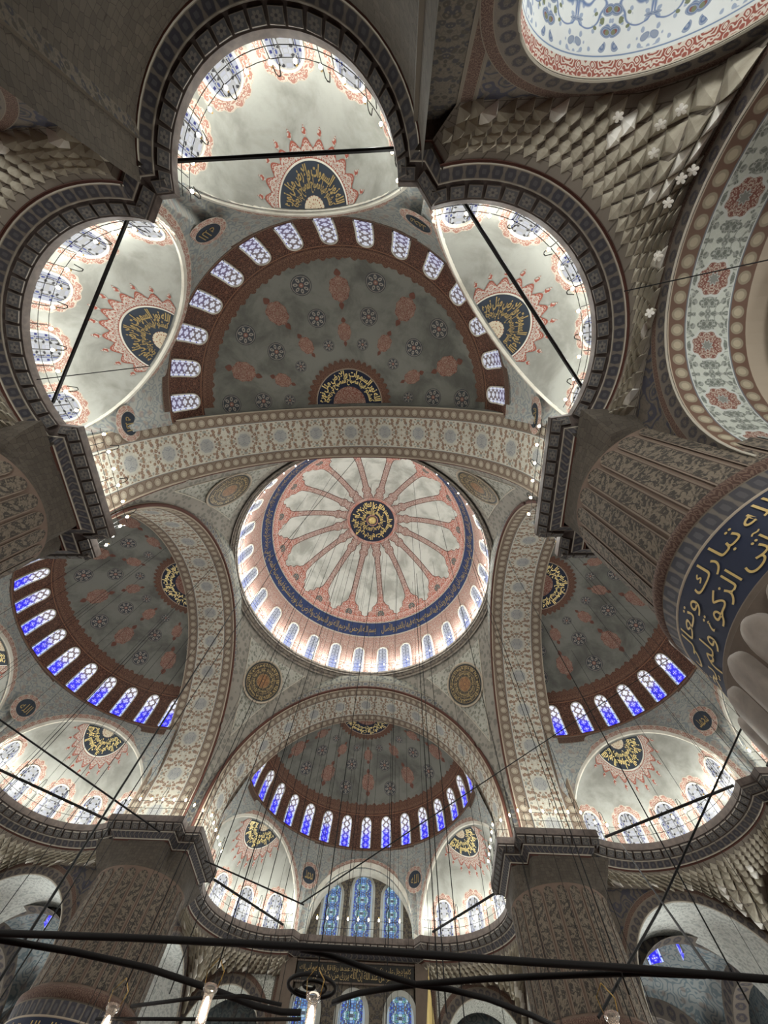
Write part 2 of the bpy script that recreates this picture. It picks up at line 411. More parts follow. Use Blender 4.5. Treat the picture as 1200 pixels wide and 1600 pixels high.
def glass(name, blue, strength=1.0):
    def fn(b):     # u -1..1 across, v metres up (window height in metres about 2.4)
        u, v = b.u, b.v
        um = b.ab(u)
        n = b.noise(b.obj(), .9, 3, .6)
        q = b.vec(b.pp(u, 1.0)*.45, b.pp(v, .26), 0)
        hx, c = b.vor(q, 8.0, 'F1', .45)
        e, _ = b.vor(q, 8.0, 'DISTANCE_TO_EDGE', .45)
        dark = b.ss(c, .40, .44)
        low = b.ss(v + (n-.5)*1.6, 1.75, .7)
        base = b.mix(low*blue, lin('dfe2ee'), lin('5a55ff'))
        cen = b.mix(b.ss(hx, .30, .2), base, lin('f4f5ff'))
        cen = b.mix(dark*.85, cen, b.mix(low*blue, lin('54392f'), lin('1b1bd0')))
        cen = b.mix(b.ss(e, .045, .02)*.6, cen, lin('3d2b30'))
        bd = b.mix(low*blue*.7, lin('e9ecf8'), lin('8fb0ff'))
        sqv = b.ab(b.fr(v*1.9)-.5)
        bd = b.mix(b.ss(sqv, .1, .07)*b.ss(um, .80, .82)*b.ss(um, .99, .97), bd, lin('15189a'))
        f = b.mix(b.ss(um, .72, .76), cen, bd)
        return b.out((.02, .02, .02, 1), .3, 0, .3, emit=f, estr=strength*WIN_E)
    MATS[name] = fn
glass('glass_blue', 1.0, 1.2); glass('glass_pale', .14, .72); glass('glass_mid', .55, .95)
@mat('glass_niche')
def _(b):     # niche windows: clear white with interlace lattice and blue border squares
    u, v = b.u, b.v; um = b.ab(u)
    q = b.vec(b.pp(u, 1.0)*.62, b.pp(v, .31), 0)
    e, _ = b.vor(q, 7.5, 'DISTANCE_TO_EDGE', .7); d, c = b.vor(q, 7.5, 'F1', .7)
    cen = b.mix(b.ss(c, .38, .42), lin('eceef4'), lin('4a5aa8')); cen = b.mix(b.ss(c, .62, .65), cen, lin('38363c'))
    cen = b.mix(b.ss(e, .11, .07), cen, lin('d8d8d6'))
    sqv = b.ab(b.fr(v*2.3)-.5); bd = b.mix(b.ss(sqv, .15, .11)*b.ss(um, .77, .8)*b.ss(um, .95, .92), lin('dfe4f0'), lin('2b318c'))
    f = b.mix(b.ss(um, .68, .72), cen, bd); f = b.mix(b.band(um, .69, .73), f, lin('8f8f96'))
    return b.out((.02, .02, .02, 1), .3, 0, .3, emit=f, estr=WIN_E*.68)
@mat('glass_qibla')
def _(b):     # tall stained windows of the qibla bay
    u, v = b.u, b.v; um = b.ab(u)
    q = b.vec(b.pp(u, 1.0)*.8, b.pp(v, .45), 0)
    d, c = b.vor(q, 8.5, 'F1', .8); e, _ = b.vor(q, 8.5, 'DISTANCE_TO_EDGE', .8)
    f = b.mix(b.ss(c, .35, .4), lin('5f9ae0'), lin('c4e2f4')); f = b.mix(b.ss(c, .62, .65), f, lin('3352c8')); f = b.mix(b.ss(c, .84, .86), f, lin('6fb0a8')); f = b.mix(b.ss(c, .94, .95), f, lin('b06a58'))
    f = b.mix(b.ss(e, .10, .06), f, lin('4a525c')); f = b.mix(b.ss(um, .8, .84), f, lin('9fb0bd'))
    return b.out((.02, .02, .02, 1), .3, 0, .3, emit=f, estr=WIN_E*.72)
@mat('glass_dome')
def _(b):
    u, v = b.u, b.v; um = b.ab(u)
    e, _ = b.vor(b.vec(b.pp(u, 1.0)*.5, b.pp(v, .22), 0), 7.0, 'DISTANCE_TO_EDGE', .4)
    low = b.ss(v, 2.4, .8)
    f = b.mix(b.ss(e, .13, .08), b.mix(low, lin('777b88'), lin('93a6f2')), lin('eef0fa')); f = b.mix(b.ss(um, .74, .78), f, lin('e6e8f2'))
    return b.out((.02, .02, .02, 1), .3, 0, .3, emit=f, estr=WIN_E*.8)
@mat('day_glass')
def _(b): 
    m = b.out((.02, .02, .02, 1), .3, 0, .3, emit=(.98, 1, .98, 1), estr=DAY_E); m.cycles.emission_sampling = 'FRONT_BACK'; return m
@mat('bulb')
def _(b): return b.out((.9, .85, .7, 1), .3, 0, .4, emit=(1, .93, .78, 1), estr=9.0)
@mat('hot')
def _(b): return b.out((.9, .85, .7, 1), .3, 0, .4, emit=(1, .86, .74, 1), estr=14.0)
@mat('lamp_glass')
def _(b):
    p = b.bsdf; b.out((.95, .88, .8, 1), .08, 0, .5); p.inputs['Transmission Weight'].default_value = .9; p.inputs['IOR'].default_value = 1.2
    return b.mat
@mat('carpet')
def _(b):
    d, c, vine = b.floral(b.u, b.v, 1.2, 40); f = b.mix(b.ss(d, .45, .35), lin('4a1a16'), lin('5a4630')); return b.out(f, .95)
@mat('qibla_tile')
def _(b):
    ln = b.arab(b.u, b.v, 1.6, 2.4, 7, .5, 3.0); f = b.mix(ln, lin('b0b0a6'), lin('85877f')); return b.out(b.dirt(f, .2), .7)
@mat('aisle_paint')
def _(b):
    ln = b.arab(b.u, b.v, 3.0, 1.6, 6, .5, 3.0); d, c, vine = b.floral(b.u, b.v, 1.6, 3)
    f = b.mix(ln, lin('8d9391'), lin('67757a')); f = b.mix(b.ss(d, .35, .2)*.5, f, lin('7a6a60')); return b.out(b.dirt(f, .2), .85)

# ------------------------------------------------------------------ mesh helpers
def mesh(name, V, F, mats, mi=None, uv=None, smooth=False):
    me = bpy.data.meshes.new(name); V = np.asarray(V, dtype=np.float32).reshape(-1, 3)
    me.from_pydata(V.tolist(), [], [tuple(int(i) for i in f) for f in F])
    for m_ in (mats if isinstance(mats, (list, tuple)) else [mats]): me.materials.append(M(m_))
    if mi is not None: me.polygons.foreach_set('material_index', np.asarray(mi, dtype=np.int32))
    if uv is not None:
        l = me.uv_layers.new(name='UV'); idx = np.empty(len(me.loops), dtype=np.int32); me.loops.foreach_get('vertex_index', idx)
        l.data.foreach_set('uv', np.asarray(uv, dtype=np.float32)[idx].ravel())
    if smooth: me.polygons.foreach_set('use_smooth', np.ones(len(me.polygons), dtype=bool))
    me.update(); return me
def gridfaces(nu, nv, off=0):
    i = np.arange(nu)[:, None]; j = np.arange(nv)[None, :]; a = off+i*(nv+1)+j
    return np.stack([a, a+nv+1, a+nv+2, a+1], -1).reshape(-1, 4).tolist()
def grid(name, fn, nu, nv, m_, uvf=None, smooth=True):
    U, Vv = np.meshgrid(np.linspace(0, 1, nu+1), np.linspace(0, 1, nv+1), indexing='ij')
    P = np.stack(np.broadcast_arrays(*fn(U, Vv)), -1).reshape(-1, 3)
    uv = np.stack(np.broadcast_arrays(*(uvf(U, Vv) if uvf else (U, Vv))), -1).reshape(-1, 2)
    return mesh(name, P, gridfaces(nu, nv), m_, uv=uv, smooth=smooth)
class MB:
    def __init__(s): s.V = []; s.F = []; s.UV = []; s.MI = []
    def add(s, V, F, uv=None, mi=0):
        o = len(s.V); s.V += [tuple(float(c) for c in v) for v in V]; s.UV += [tuple(map(float, q)) for q in (uv if uv is not None else [(0, 0)]*len(V))]
        s.F += [tuple(i+o for i in f) for f in F]; s.MI += [mi]*len(F)
    def grid(s, fn, nu, nv, uvf=None, mi=0):
        U, Vv = np.meshgrid(np.linspace(0, 1, nu+1), np.linspace(0, 1, nv+1), indexing='ij')
        P = np.stack(np.broadcast_arrays(*fn(U, Vv)), -1).reshape(-1, 3)
        uv = np.stack(np.broadcast_arrays(*(uvf(U, Vv) if uvf else (U, Vv))), -1).reshape(-1, 2)
        s.add(P.tolist(), gridfaces(nu, nv), uv.tolist(), mi)
    def box(s, c, sz, mi=0, rz=0.0):
        x, y, z = [q/2 for q in sz]; ca, sa = math.cos(rz), math.sin(rz)
        V = []
        for k in (-z, z):
            for i, j in ((-x, -y), (x, -y), (x, y), (-x, y)): V.append((c[0]+i*ca-j*sa, c[1]+i*sa+j*ca, c[2]+k))
        s.add(V, [(0, 3, 2, 1), (4, 5, 6, 7), (0, 1, 5, 4), (1, 2, 6, 5), (2, 3, 7, 6), (3, 0, 4, 7)], None, mi)
    def tube(s, pts, r, n=5, mi=0, closed=False):
        pts = [Vector(p) for p in pts]; V = []; F = []; N = len(pts)
        for i, p in enumerate(pts):
            a = pts[i-1] if (i or closed) else p; b = pts[(i+1) % N] if (i < N-1 or closed) else p
            t = (b-a).normalized(); q = Vector((0, 0, 1)) if abs(t.z) < .9 else Vector((1, 0, 0))
            x = t.cross(q).normalized(); y = t.cross(x); rr = r[i] if isinstance(r, (list, tuple)) else r
            for k in range(n):
                an = 2*pi*k/n; V.append(p + x*(rr*math.cos(an)) + y*(rr*math.sin(an)))
        for i in range(N if closed else N-1):
            for k in range(n):
                j = (i+1) % N; F.append((i*n+k, i*n+(k+1) % n, j*n+(k+1) % n, j*n+k))
        if not closed: F += [tuple(range(n-1, -1, -1)), tuple((N-1)*n+k for k in range(n))]
        s.add(V, F, None, mi)
    def lathe(s, prof, n=16, c=(0, 0, 0), mi=0):
        V = []; F = []
        for r, z in prof:
            for k in range(n): V.append((c[0]+r*math.cos(2*pi*k/n), c[1]+r*math.sin(2*pi*k/n), c[2]+z))
        for i in range(len(prof)-1):
            for k in range(n): F.append((i*n+k, i*n+(k+1) % n, (i+1)*n+(k+1) % n, (i+1)*n+k))
        s.add(V, F, None, mi)
    def mesh(s, name, mats, smooth=False): return mesh(name, s.V, s.F, mats, s.MI, s.UV, smooth)
def obj(name, me, parent=None, rz=0.0, loc=None, label=None, cat=None, kind=None, group=None, mtx=None):
    o = bpy.data.objects.new(name, me); COL.objects.link(o)
    if parent is not None: o.parent = parent
    if mtx is not None: o.matrix_basis = mtx
    else:
        if rz: o.rotation_euler = (0, 0, rz)
        if loc is not None: o.location = loc
    if label: o['label'] = label
    if cat: o['category'] = cat
    if kind: o['kind'] = kind
    if group: o['group'] = group
    return o
SIDES = [('rear', 0.0), ('right', pi/2), ('front', pi), ('left', -pi/2)]
SIDE_TXT = {'rear': 'nearest half-dome behind the main arch at the top of the view', 'right': 'right-hand half-dome', 'front': 'far half-dome above the tall stained windows', 'left': 'left-hand half-dome'}
SHORT = {'rear': 'near', 'right': 'right-hand', 'front': 'far', 'left': 'left-hand'}
def rot2(x, y, a): return x*math.cos(a)-y*math.sin(a), x*math.sin(a)+y*math.cos(a)

# ------------------------------------------------------------------ Arabic lettering
_D = dict(zip('بتثجحخسشصضطظعغفقكلمنهي', (0xFE8F, 0xFE95, 0xFE99, 0xFE9D, 0xFEA1, 0xFEA5, 0xFEB1, 0xFEB5, 0xFEB9, 0xFEBD, 0xFEC1, 0xFEC5, 0xFEC9, 0xFECD, 0xFED1, 0xFED5, 0xFED9, 0xFEDD, 0xFEE1, 0xFEE5, 0xFEE9, 0xFEF1)))
_Rj = dict(zip('اةدذرزوىأإآ', (0xFE8D, 0xFE93, 0xFEA9, 0xFEAB, 0xFEAD, 0xFEAF, 0xFEED, 0xFEEF, 0xFE83, 0xFE87, 0xFE81)))
def shape(t):
    t = t.replace('لا', '\u0001').replace('لأ', '\u0001'); out = []
    for i, ch in enumerate(t):
        pv = t[i-1] if i else ' '; nx = t[i+1] if i+1 < len(t) else ' '
        jp = pv in _D; jn = nx in _D or nx in _Rj or nx == '\u0001'
        if ch == '\u0001': out.append(chr(0xFEFC if jp else 0xFEFB))
        elif ch in _D: out.append(chr(_D[ch] + (3 if jp and jn else 1 if jp else 2 if jn else 0)))
        elif ch in _Rj: out.append(chr(_Rj[ch] + (1 if jp else 0)))
        else: out.append(ch)
    return ''.join(reversed(out))
def script(t, rows=1, fat=.012):
    """flat lettering mesh data (verts Nx2 normalised to width 1 x height 1, faces)"""
    words = t.split(' '); n = len(words); VV = []; FF = []
    for r in range(rows):
        body = ' '.join(words[r*n//rows:(r+1)*n//rows]); cu = bpy.data.curves.new('lettering', 'FONT'); cu.body = shape(body)
        cu.resolution_u = 2; cu.offset = fat; cu.space_word = .55; cu.fill_mode = 'FRONT'
        o = bpy.data.objects.new('lettering', cu); COL.objects.link(o); bpy.context.view_layer.update()
        me = bpy.data.meshes.new_from_object(o.evaluated_get(bpy.context.evaluated_depsgraph_get()))
        v = np.array([x.co[:2] for x in me.vertices]); f = [tuple(p.vertices) for p in me.polygons]
        bpy.data.objects.remove(o); bpy.data.meshes.remove(me); bpy.data.curves.remove(cu)
        v -= v.min(0); v /= np.maximum(v.max(0), 1e-6)
        h = 1.0/rows*(1.12 if rows > 1 else 1); v[:, 1] = v[:, 1]*h + (1-h)*(0 if rows == 1 else 1-r/(rows-1))
        off = sum(len(a) for a in VV); VV.append(v); FF += [tuple(i+off for i in q) for q in f]
    return np.concatenate(VV), FF
def script_mesh(name, data, fn, m_='gold'):
    v, F = data; P = np.stack(np.broadcast_arrays(*fn(v[:, 0], v[:, 1])), -1)
    return mesh(name, P, F, m_)

# ------------------------------------------------------------------ dimensions (metres)
RR, HR = 11.75, 33.18            # main ring
DZ, DR = 34.8, 11.75             # dome sphere
PF, DF, LF, HC = 9.88, 10.94, 16.09, 17.95   # cornice plan and top edge
WALL = .75                       # cornice projection
AY0, AY1, AR, AZ = 11.7, 15.4, 10.9, 20.0    # main arch soffit
SV, SR, SZ, SH = 15.4, 9.8, 24.35, 6.9       # half-dome
DIRX, DIRV = .782, .623          # direction of the diagonal niche
NC, NR_ = (6.2, 18.41), 4.97     # diagonal niche cornice arc
CC, CR = (0.0, 24.03), 3.85      # centre niche cornice arc
def semi_r(h): return SR*np.clip(1-np.clip(h/SH, 0, 1)**2.4, 0, 1)**(1/2.2)
def semi_h(r): return SH*np.clip(1-np.clip(r/SR, 0, 1)**2.2, 0, 1)**(1/2.4)

# ------------------------------------------------------------------ surfaces of revolution and decals laid on them
class Surf:
    def __init__(s, c, prof, a0=0.0):
        s.c = c; P = np.array(prof, float); s.r = P[:, 0]; s.z = P[:, 1]; s.a0 = a0
        d = np.hypot(np.diff(s.r), np.diff(s.z)); s.s = np.concatenate([[0], np.cumsum(d)]); s.len = s.s[-1]
        s.tr = np.gradient(s.r, s.s); s.tz = np.gradient(s.z, s.s)
    def pt(s, az, q, off=0.0):
        az, q = np.broadcast_arrays(np.asarray(az, float), np.asarray(q, float))
        r = np.interp(q, s.s, s.r); z = np.interp(q, s.s, s.z); tr = np.interp(q, s.s, s.tr); tz = np.interp(q, s.s, s.tz)
        n = np.hypot(tr, tz)+1e-9; r = r - off*tz/n; z = z + off*tr/n
        return s.c[0]+r*np.sin(az+s.a0), s.c[1]-r*np.cos(az+s.a0), z
    def s_of_r(s, r): return float(np.interp(-r, -s.r, s.s))
    def s_of_z(s, z): return float(np.interp(z, s.z, s.s))
    def r_at(s, q): return float(np.interp(q, s.s, s.r))
    def on(s, az, q, off=0.0):
        r0 = max(s.r_at(q), .3)
        return lambda x, y: s.pt(az + np.asarray(x, float)/r0, q+np.asarray(y, float), off)
def disc(name, fn, rad, m_, n=28, rings=3, outline=None, sx=1.0, sy=1.0):
    mb = MB(); V = []; UV = []; F = []
    for i in range(rings+1):
        for k in range(n):
            t = 2*pi*k/n; o = outline(t) if outline else 1.0; f = i/rings*o
            V.append((f*math.cos(t)*sx*rad, f*math.sin(t)*sy*rad)); UV.append((f*math.cos(t), f*math.sin(t)))
    for i in range(rings):
        for k in range(n):
            F.append((i*n+k, i*n+(k+1) % n, (i+1)*n+(k+1) % n, (i+1)*n+k))
    V = np.array(V); P = np.stack(np.broadcast_arrays(*fn(V[:, 0], V[:, 1])), -1)
    return mesh(name, P, F, m_, uv=UV, smooth=True)
def strip(name, fn, outline_l, outline_r, m_, uvs=1.0):
    """ladder of quads between two planar outlines mapped through fn"""
    a = np.array(outline_l, float); b = np.array(outline_r, float); n = len(a)
    P = np.concatenate([a, b]); Q = np.stack(np.broadcast_arrays(*fn(P[:, 0], P[:, 1])), -1)
    return mesh(name, Q, [(i, i+1, n+i+1, n+i) for i in range(n-1)], m_, uv=P*uvs)
def arch_outline(a, h, n=9, k=1.12):
    ah = a*k; zs = h-ah
    t = np.linspace(0, pi/2, n)
    rx = a*np.cos(t)**.92; rz = zs+ah*np.sin(t)
    R = np.stack([rx, rz], 1); L = R[::-1]*[-1, 1]
    return R, L      # right side from spring up to apex; left from apex down
WIN = [0]
def window(fn, a, h, glassm, label, framem='white_plaster', fw=.1, rz=0.0, surround=None, group=None, bars=True):
    """arched window mapped through fn(x, y, off): pane, raised frame, glazing bars"""
    WIN[0] += 1
    e = obj('window_%d' % WIN[0], None, rz=rz, label=label, cat='window', kind='structure', group=group)
    R, L = arch_outline(a, h)
    zz = np.concatenate([np.linspace(0, R[0, 1], 5)[:-1], R[:, 1]]); xx = np.concatenate([np.full(4, a), R[:, 0]])
    cols = 5; P = []; UV = []
    for z_, x_ in zip(zz, xx):
        for k in range(cols): 
            f = -1+2*k/(cols-1); P.append((f*x_, z_)); UV.append((f*x_/a, z_))
    P = np.array(P); V = np.stack(np.broadcast_arrays(*fn(P[:, 0], P[:, 1], .03)), -1); n = len(zz)
    obj('pane', mesh('pane', V, [(i*cols+k, i*cols+k+1, (i+1)*cols+k+1, (i+1)*cols+k) for i in range(n-1) for k in range(cols-1)], glassm, uv=UV), e)
    # frame
    out = np.concatenate([[(a, 0)], np.stack([xx, zz], 1)[1:], np.stack([-xx, zz], 1)[::-1][1:]]); c = np.array([0, h*.45]); m_ = len(out)
    o2 = np.array([(p[0]+math.copysign(fw, p[0]) if abs(p[0]) > 1e-3 else 0, p[1]) for p in out]); 
    up = out[:, 1] > h-a*1.12; o2[up] = out[up] + fw*(out[up]-[0, h-a*1.12])/np.maximum(np.linalg.norm(out[up]-[0, h-a*1.12], axis=1), 1e-6)[:, None]
    Va = np.concatenate([np.stack(np.broadcast_arrays(*fn(q[:, 0], q[:, 1], d)), -1) for q, d in ((out, .03), (out, .10), (o2, .10), (o2, .0))])
    F = [(j*m_+i, j*m_+i+1, (j+1)*m_+i+1, (j+1)*m_+i) for j in range(3) for i in range(m_-1)]
    obj('frame', mesh('frame', Va, F, framem), e)
    if surround:
        k = 0; ins = []; outs = []
        for i, p in enumerate(o2[1:-1] if False else o2):
            d = p-np.array([0, h*.42]); d = d/np.linalg.norm(d)
            ins.append(p)
        # lobed painted border following the frame
        cum = np.concatenate([[0], np.cumsum(np.linalg.norm(np.diff(o2, axis=0), axis=1))]); T = np.linspace(0, cum[-1], 97)
        ix = np.interp(T, cum, o2[:, 0]); iz = np.interp(T, cum, o2[:, 1]); tx = np.gradient(ix); tz = np.gradient(iz); ln = np.hypot(tx, tz)+1e-9
        nx, nz = tz/ln, -tx/ln
        w_ = surround*(.78+.22*np.abs(np.sin(T/ cum[-1]*pi*15)))
        O = np.stack([ix+nx*w_, iz+nz*w_], 1); I = np.stack([ix, iz], 1)
        A = np.concatenate([I, O]); Q = np.stack(np.broadcast_arrays(*fn(A[:, 0], A[:, 1], .015)), -1)
        uv = np.concatenate([np.stack([T, np.zeros(97)], 1), np.stack([T, np.ones(97)], 1)])
        obj('surround', mesh('surround', Q, [(i, i+1, 97+i+1, 97+i) for i in range(96)], 'red_scroll', uv=uv), e)
    return e
ORD = ['first', 'second', 'third', 'fourth', 'fifth', 'sixth', 'seventh', 'eighth', 'ninth', 'tenth', 'eleventh', 'twelfth', 'thirteenth', 'fourteenth', 'fifteenth'] + ['%dth' % k for k in range(16, 30)]

def nth(side, k, n):
    """ordinal of item k of n (k counted along +u of the side) as read in the photograph"""
    i = {'rear': k, 'front': n-1-k, 'left': n-1-k, 'right': k}[side]
    return ORD[i], 'from the left' if side in ('rear', 'front') else 'from the near end'
# ------------------------------------------------------------------ floor and outer shell
OUT = 30.0
mb = MB(); mb.add([(-OUT, -OUT, 0), (OUT, -OUT, 0), (OUT, OUT, 0), (-OUT, OUT, 0)], [(0, 1, 2, 3)], [(-30, -30), (30, -30), (30, 30), (-30, 30)])
obj('floor', mb.mesh('floor', 'carpet'), label='red patterned carpet floor of the prayer hall', cat='floor', kind='structure')
for nm, a in SIDES:
    mb = MB(); mb.add([(-OUT, -OUT, 0), (OUT, -OUT, 0), (OUT, -OUT, 19), (-OUT, -OUT, 19)], [(0, 1, 2, 3)], [(-30, 0), (30, 0), (30, 19), (-30, 19)])
    obj('wall_'+nm, mb.mesh('wall', 'aisle_paint'), rz=a, label='painted outer wall behind the arches on the %s side' % SHORT[nm], cat='wall', kind='structure')

# ------------------------------------------------------------------ main dome
ang = np.linspace(0, pi/2, 60)
dome_prof = [(12.0, 33.1), (11.98, 34.0), (11.92, 35.0)] + [(DR*math.cos(t), DZ+DR*math.sin(t)) for t in ang if t > .09]
DS = Surf((0, 0), dome_prof)
def delev(e): return DS.s_of_r(DR*math.cos(R_(e)))
sN0, sN1 = delev(16.5), delev(25.6)
def domepart(name, q0, q1, m_, off=0.0, nu=144, nv=10):
    return grid(name, lambda U, V: DS.pt(U*2*pi, q0+(q1-q0)*V, off), nu, nv, m_, lambda U, V: (U*2*pi*11.5, q0+(q1-q0)*V))
dome = obj('main_dome', domepart('main_dome', sN1, DS.len-.001, 'dome_plaster', nv=40), label='great central dome with sixteen painted ribs and a gold inscription at its crown', cat='dome', kind='structure')
obj('drum', domepart('drum', 0, sN0, 'dome_drum', nv=12), dome, label='red patterned drum pierced by a ring of windows')
nb = obj('inscription_band', domepart('inscription_band', sN0, sN1, 'dome_navy', nv=6), dome, label='navy inscription band around the dome')
for q in (sN0, sN1):
    obj('band_edge', domepart('band_edge', q-.07, q+.07, 'pale_line', .02, 144, 1), dome)
NUR = 'بسم الله الرحمن الرحيم الله نور السموات والأرض مثل نوره كمشكوة فيها مصباح المصباح في زجاجة الزجاجة كأنها كوكب دري يوقد من شجرة مباركة زيتونة لا شرقية ولا غربية يكاد زيتها يضيء ولو لم تمسسه نار نور على نور يهدي الله لنوره من يشاء ويضرب الله الأمثال للناس والله بكل شيء عليم في بيوت أذن الله أن ترفع ويذكر فيها اسمه يسبح له فيها بالغدو والآصال'
obj('lettering', script_mesh('lettering', script(NUR, 1, .004), lambda x, y: DS.pt(pi-R_(3)+(1-x)*2*pi*.99, sN0+.12+y*(sN1-sN0-.24), .04), 'gold_dull'), nb, label='gold Arabic lettering')
RIB = [(25.6, 2.02), (29.5, 2.02), (30.3, 1.55), (32.2, 1.5), (33.2, 1.05), (35.5, .98), (37, .55), (39, .34), (44, .27), (62, .27), (66, .30), (67.5, .5), (69, .52), (70.5, .36), (72, .5), (75.2, .58)]
RIB = [(e+0.0, w_) for e, w_ in RIB]
rp = [(np.interp(e, [q[0] for q in RIB], [q[1] for q in RIB]), e) for e in np.linspace(25.8, 75.4, 90)]
def ribmesh(name, extra, m_, off):
    V = []; UV = []; F = []
    for i, (w_, e) in enumerate(rp):
        q = delev(e); r = DR*math.cos(R_(e))
        lim = min(w_+extra, r*pi/16-.005)
        for k, f in enumerate((-1, -.33, .33, 1)):
            V.append(np.array(DS.pt(f*lim/r, q, off))); UV.append((f*lim+.4, q))
    n = len(rp); F = [(i*4+k, i*4+k+1, i*4+4+k+1, i*4+4+k) for i in range(n-1) for k in range(3)]
    return mesh(name, V, F, m_, uv=UV, smooth=True)
rm = ribmesh('rib', 0, 'dome_red', .03); ro = ribmesh('rib_outline', .07, 'dark_red', .015)
rd = disc('rib_roundel', DS.on(0, delev(31.0), .045), .42, 'rosette', 14, 2)
for k in range(16):
    a = pi - R_(6.3+22.5*k)
    r = obj('rib', rm, dome, rz=a); obj('rib_outline', ro, r); obj('rib_roundel', rd, r, label='small blue floral roundel')
cm = obj('crown_medallion', disc('crown_medallion', lambda x, y: DS.pt(np.arctan2(x, -y), DS.len-np.hypot(x, y), .05), 2.95, 'navy', 64, 6), dome, label='round navy crown medallion with gold script')
mb = MB()
for rr, w_ in ((3.0, .16), (.68, .06)):
    mb.grid(lambda U, V: DS.pt(U*2*pi, DS.len-rr+w_*(V-.5)*2, .07), 64, 1)
obj('medallion_ring', mb.mesh('medallion_ring', 'dome_red'), cm)
FATIR = 'إن الله يمسك السموات والأرض أن تزولا ولئن زالتا إن أمسكهما من أحد من بعده إنه كان حليما غفورا'
for t_, (r0, r1), turn in ((FATIR, (.75, 2.8), 0.0),):
    v_, f_ = script(t_, 2, .035)
    obj('lettering', script_mesh('lettering', (v_, f_), lambda x, y: DS.pt(turn-x*2*pi, DS.len-(r0+(r1-r0)*y), .1), 'gold'), cm, label='gold Arabic lettering')
mb = MB(); mb.lathe([(0, 46.2), (.2, 46.24), (.38, 46.3), (.48, 46.4), (.52, 46.5)], 20)
obj('boss', mb.mesh('boss', 'gold', True), cm, label='round gilt boss')
for k in range(28):
    a = pi - R_(.95+(k+.5)*360/28)
    o = ORD[k]
    q0 = .12
    window(lambda x, y, off, a=a, q0=q0: DS.pt(a+np.asarray(x)/11.8, q0+np.asarray(y), off), .5, 3.35, 'glass_dome',
           'arched window with white frame, %s counter-clockwise from the far side in the main dome drum' % o, 'white_plaster', .12, group='windows around the main dome drum')
mb = MB()
prof = [(12.05, 33.2), (11.75, 33.2), (11.75, 33.0), (11.83, 32.9), (11.83, 32.75), (11.95, 32.7), (12.02, 32.5), (12.12, 32.45), (12.12, 32.2)]
for i in range(len(prof)-1):
    p, q = prof[i], prof[i+1]
    mb.grid(lambda U, V: ((p[0]+(q[0]-p[0])*V)*np.cos(U*2*pi), (p[0]+(q[0]-p[0])*V)*np.sin(U*2*pi), p[1]+(q[1]-p[1])*V), 144, 1, lambda U, V: (U*2*pi*11.8, i*.2+V*.2))
obj('dome_cornice', mb.mesh('dome_cornice', 'ring_grey'), label='grey moulded ring cornice at the foot of the main dome', cat='cornice', kind='structure')

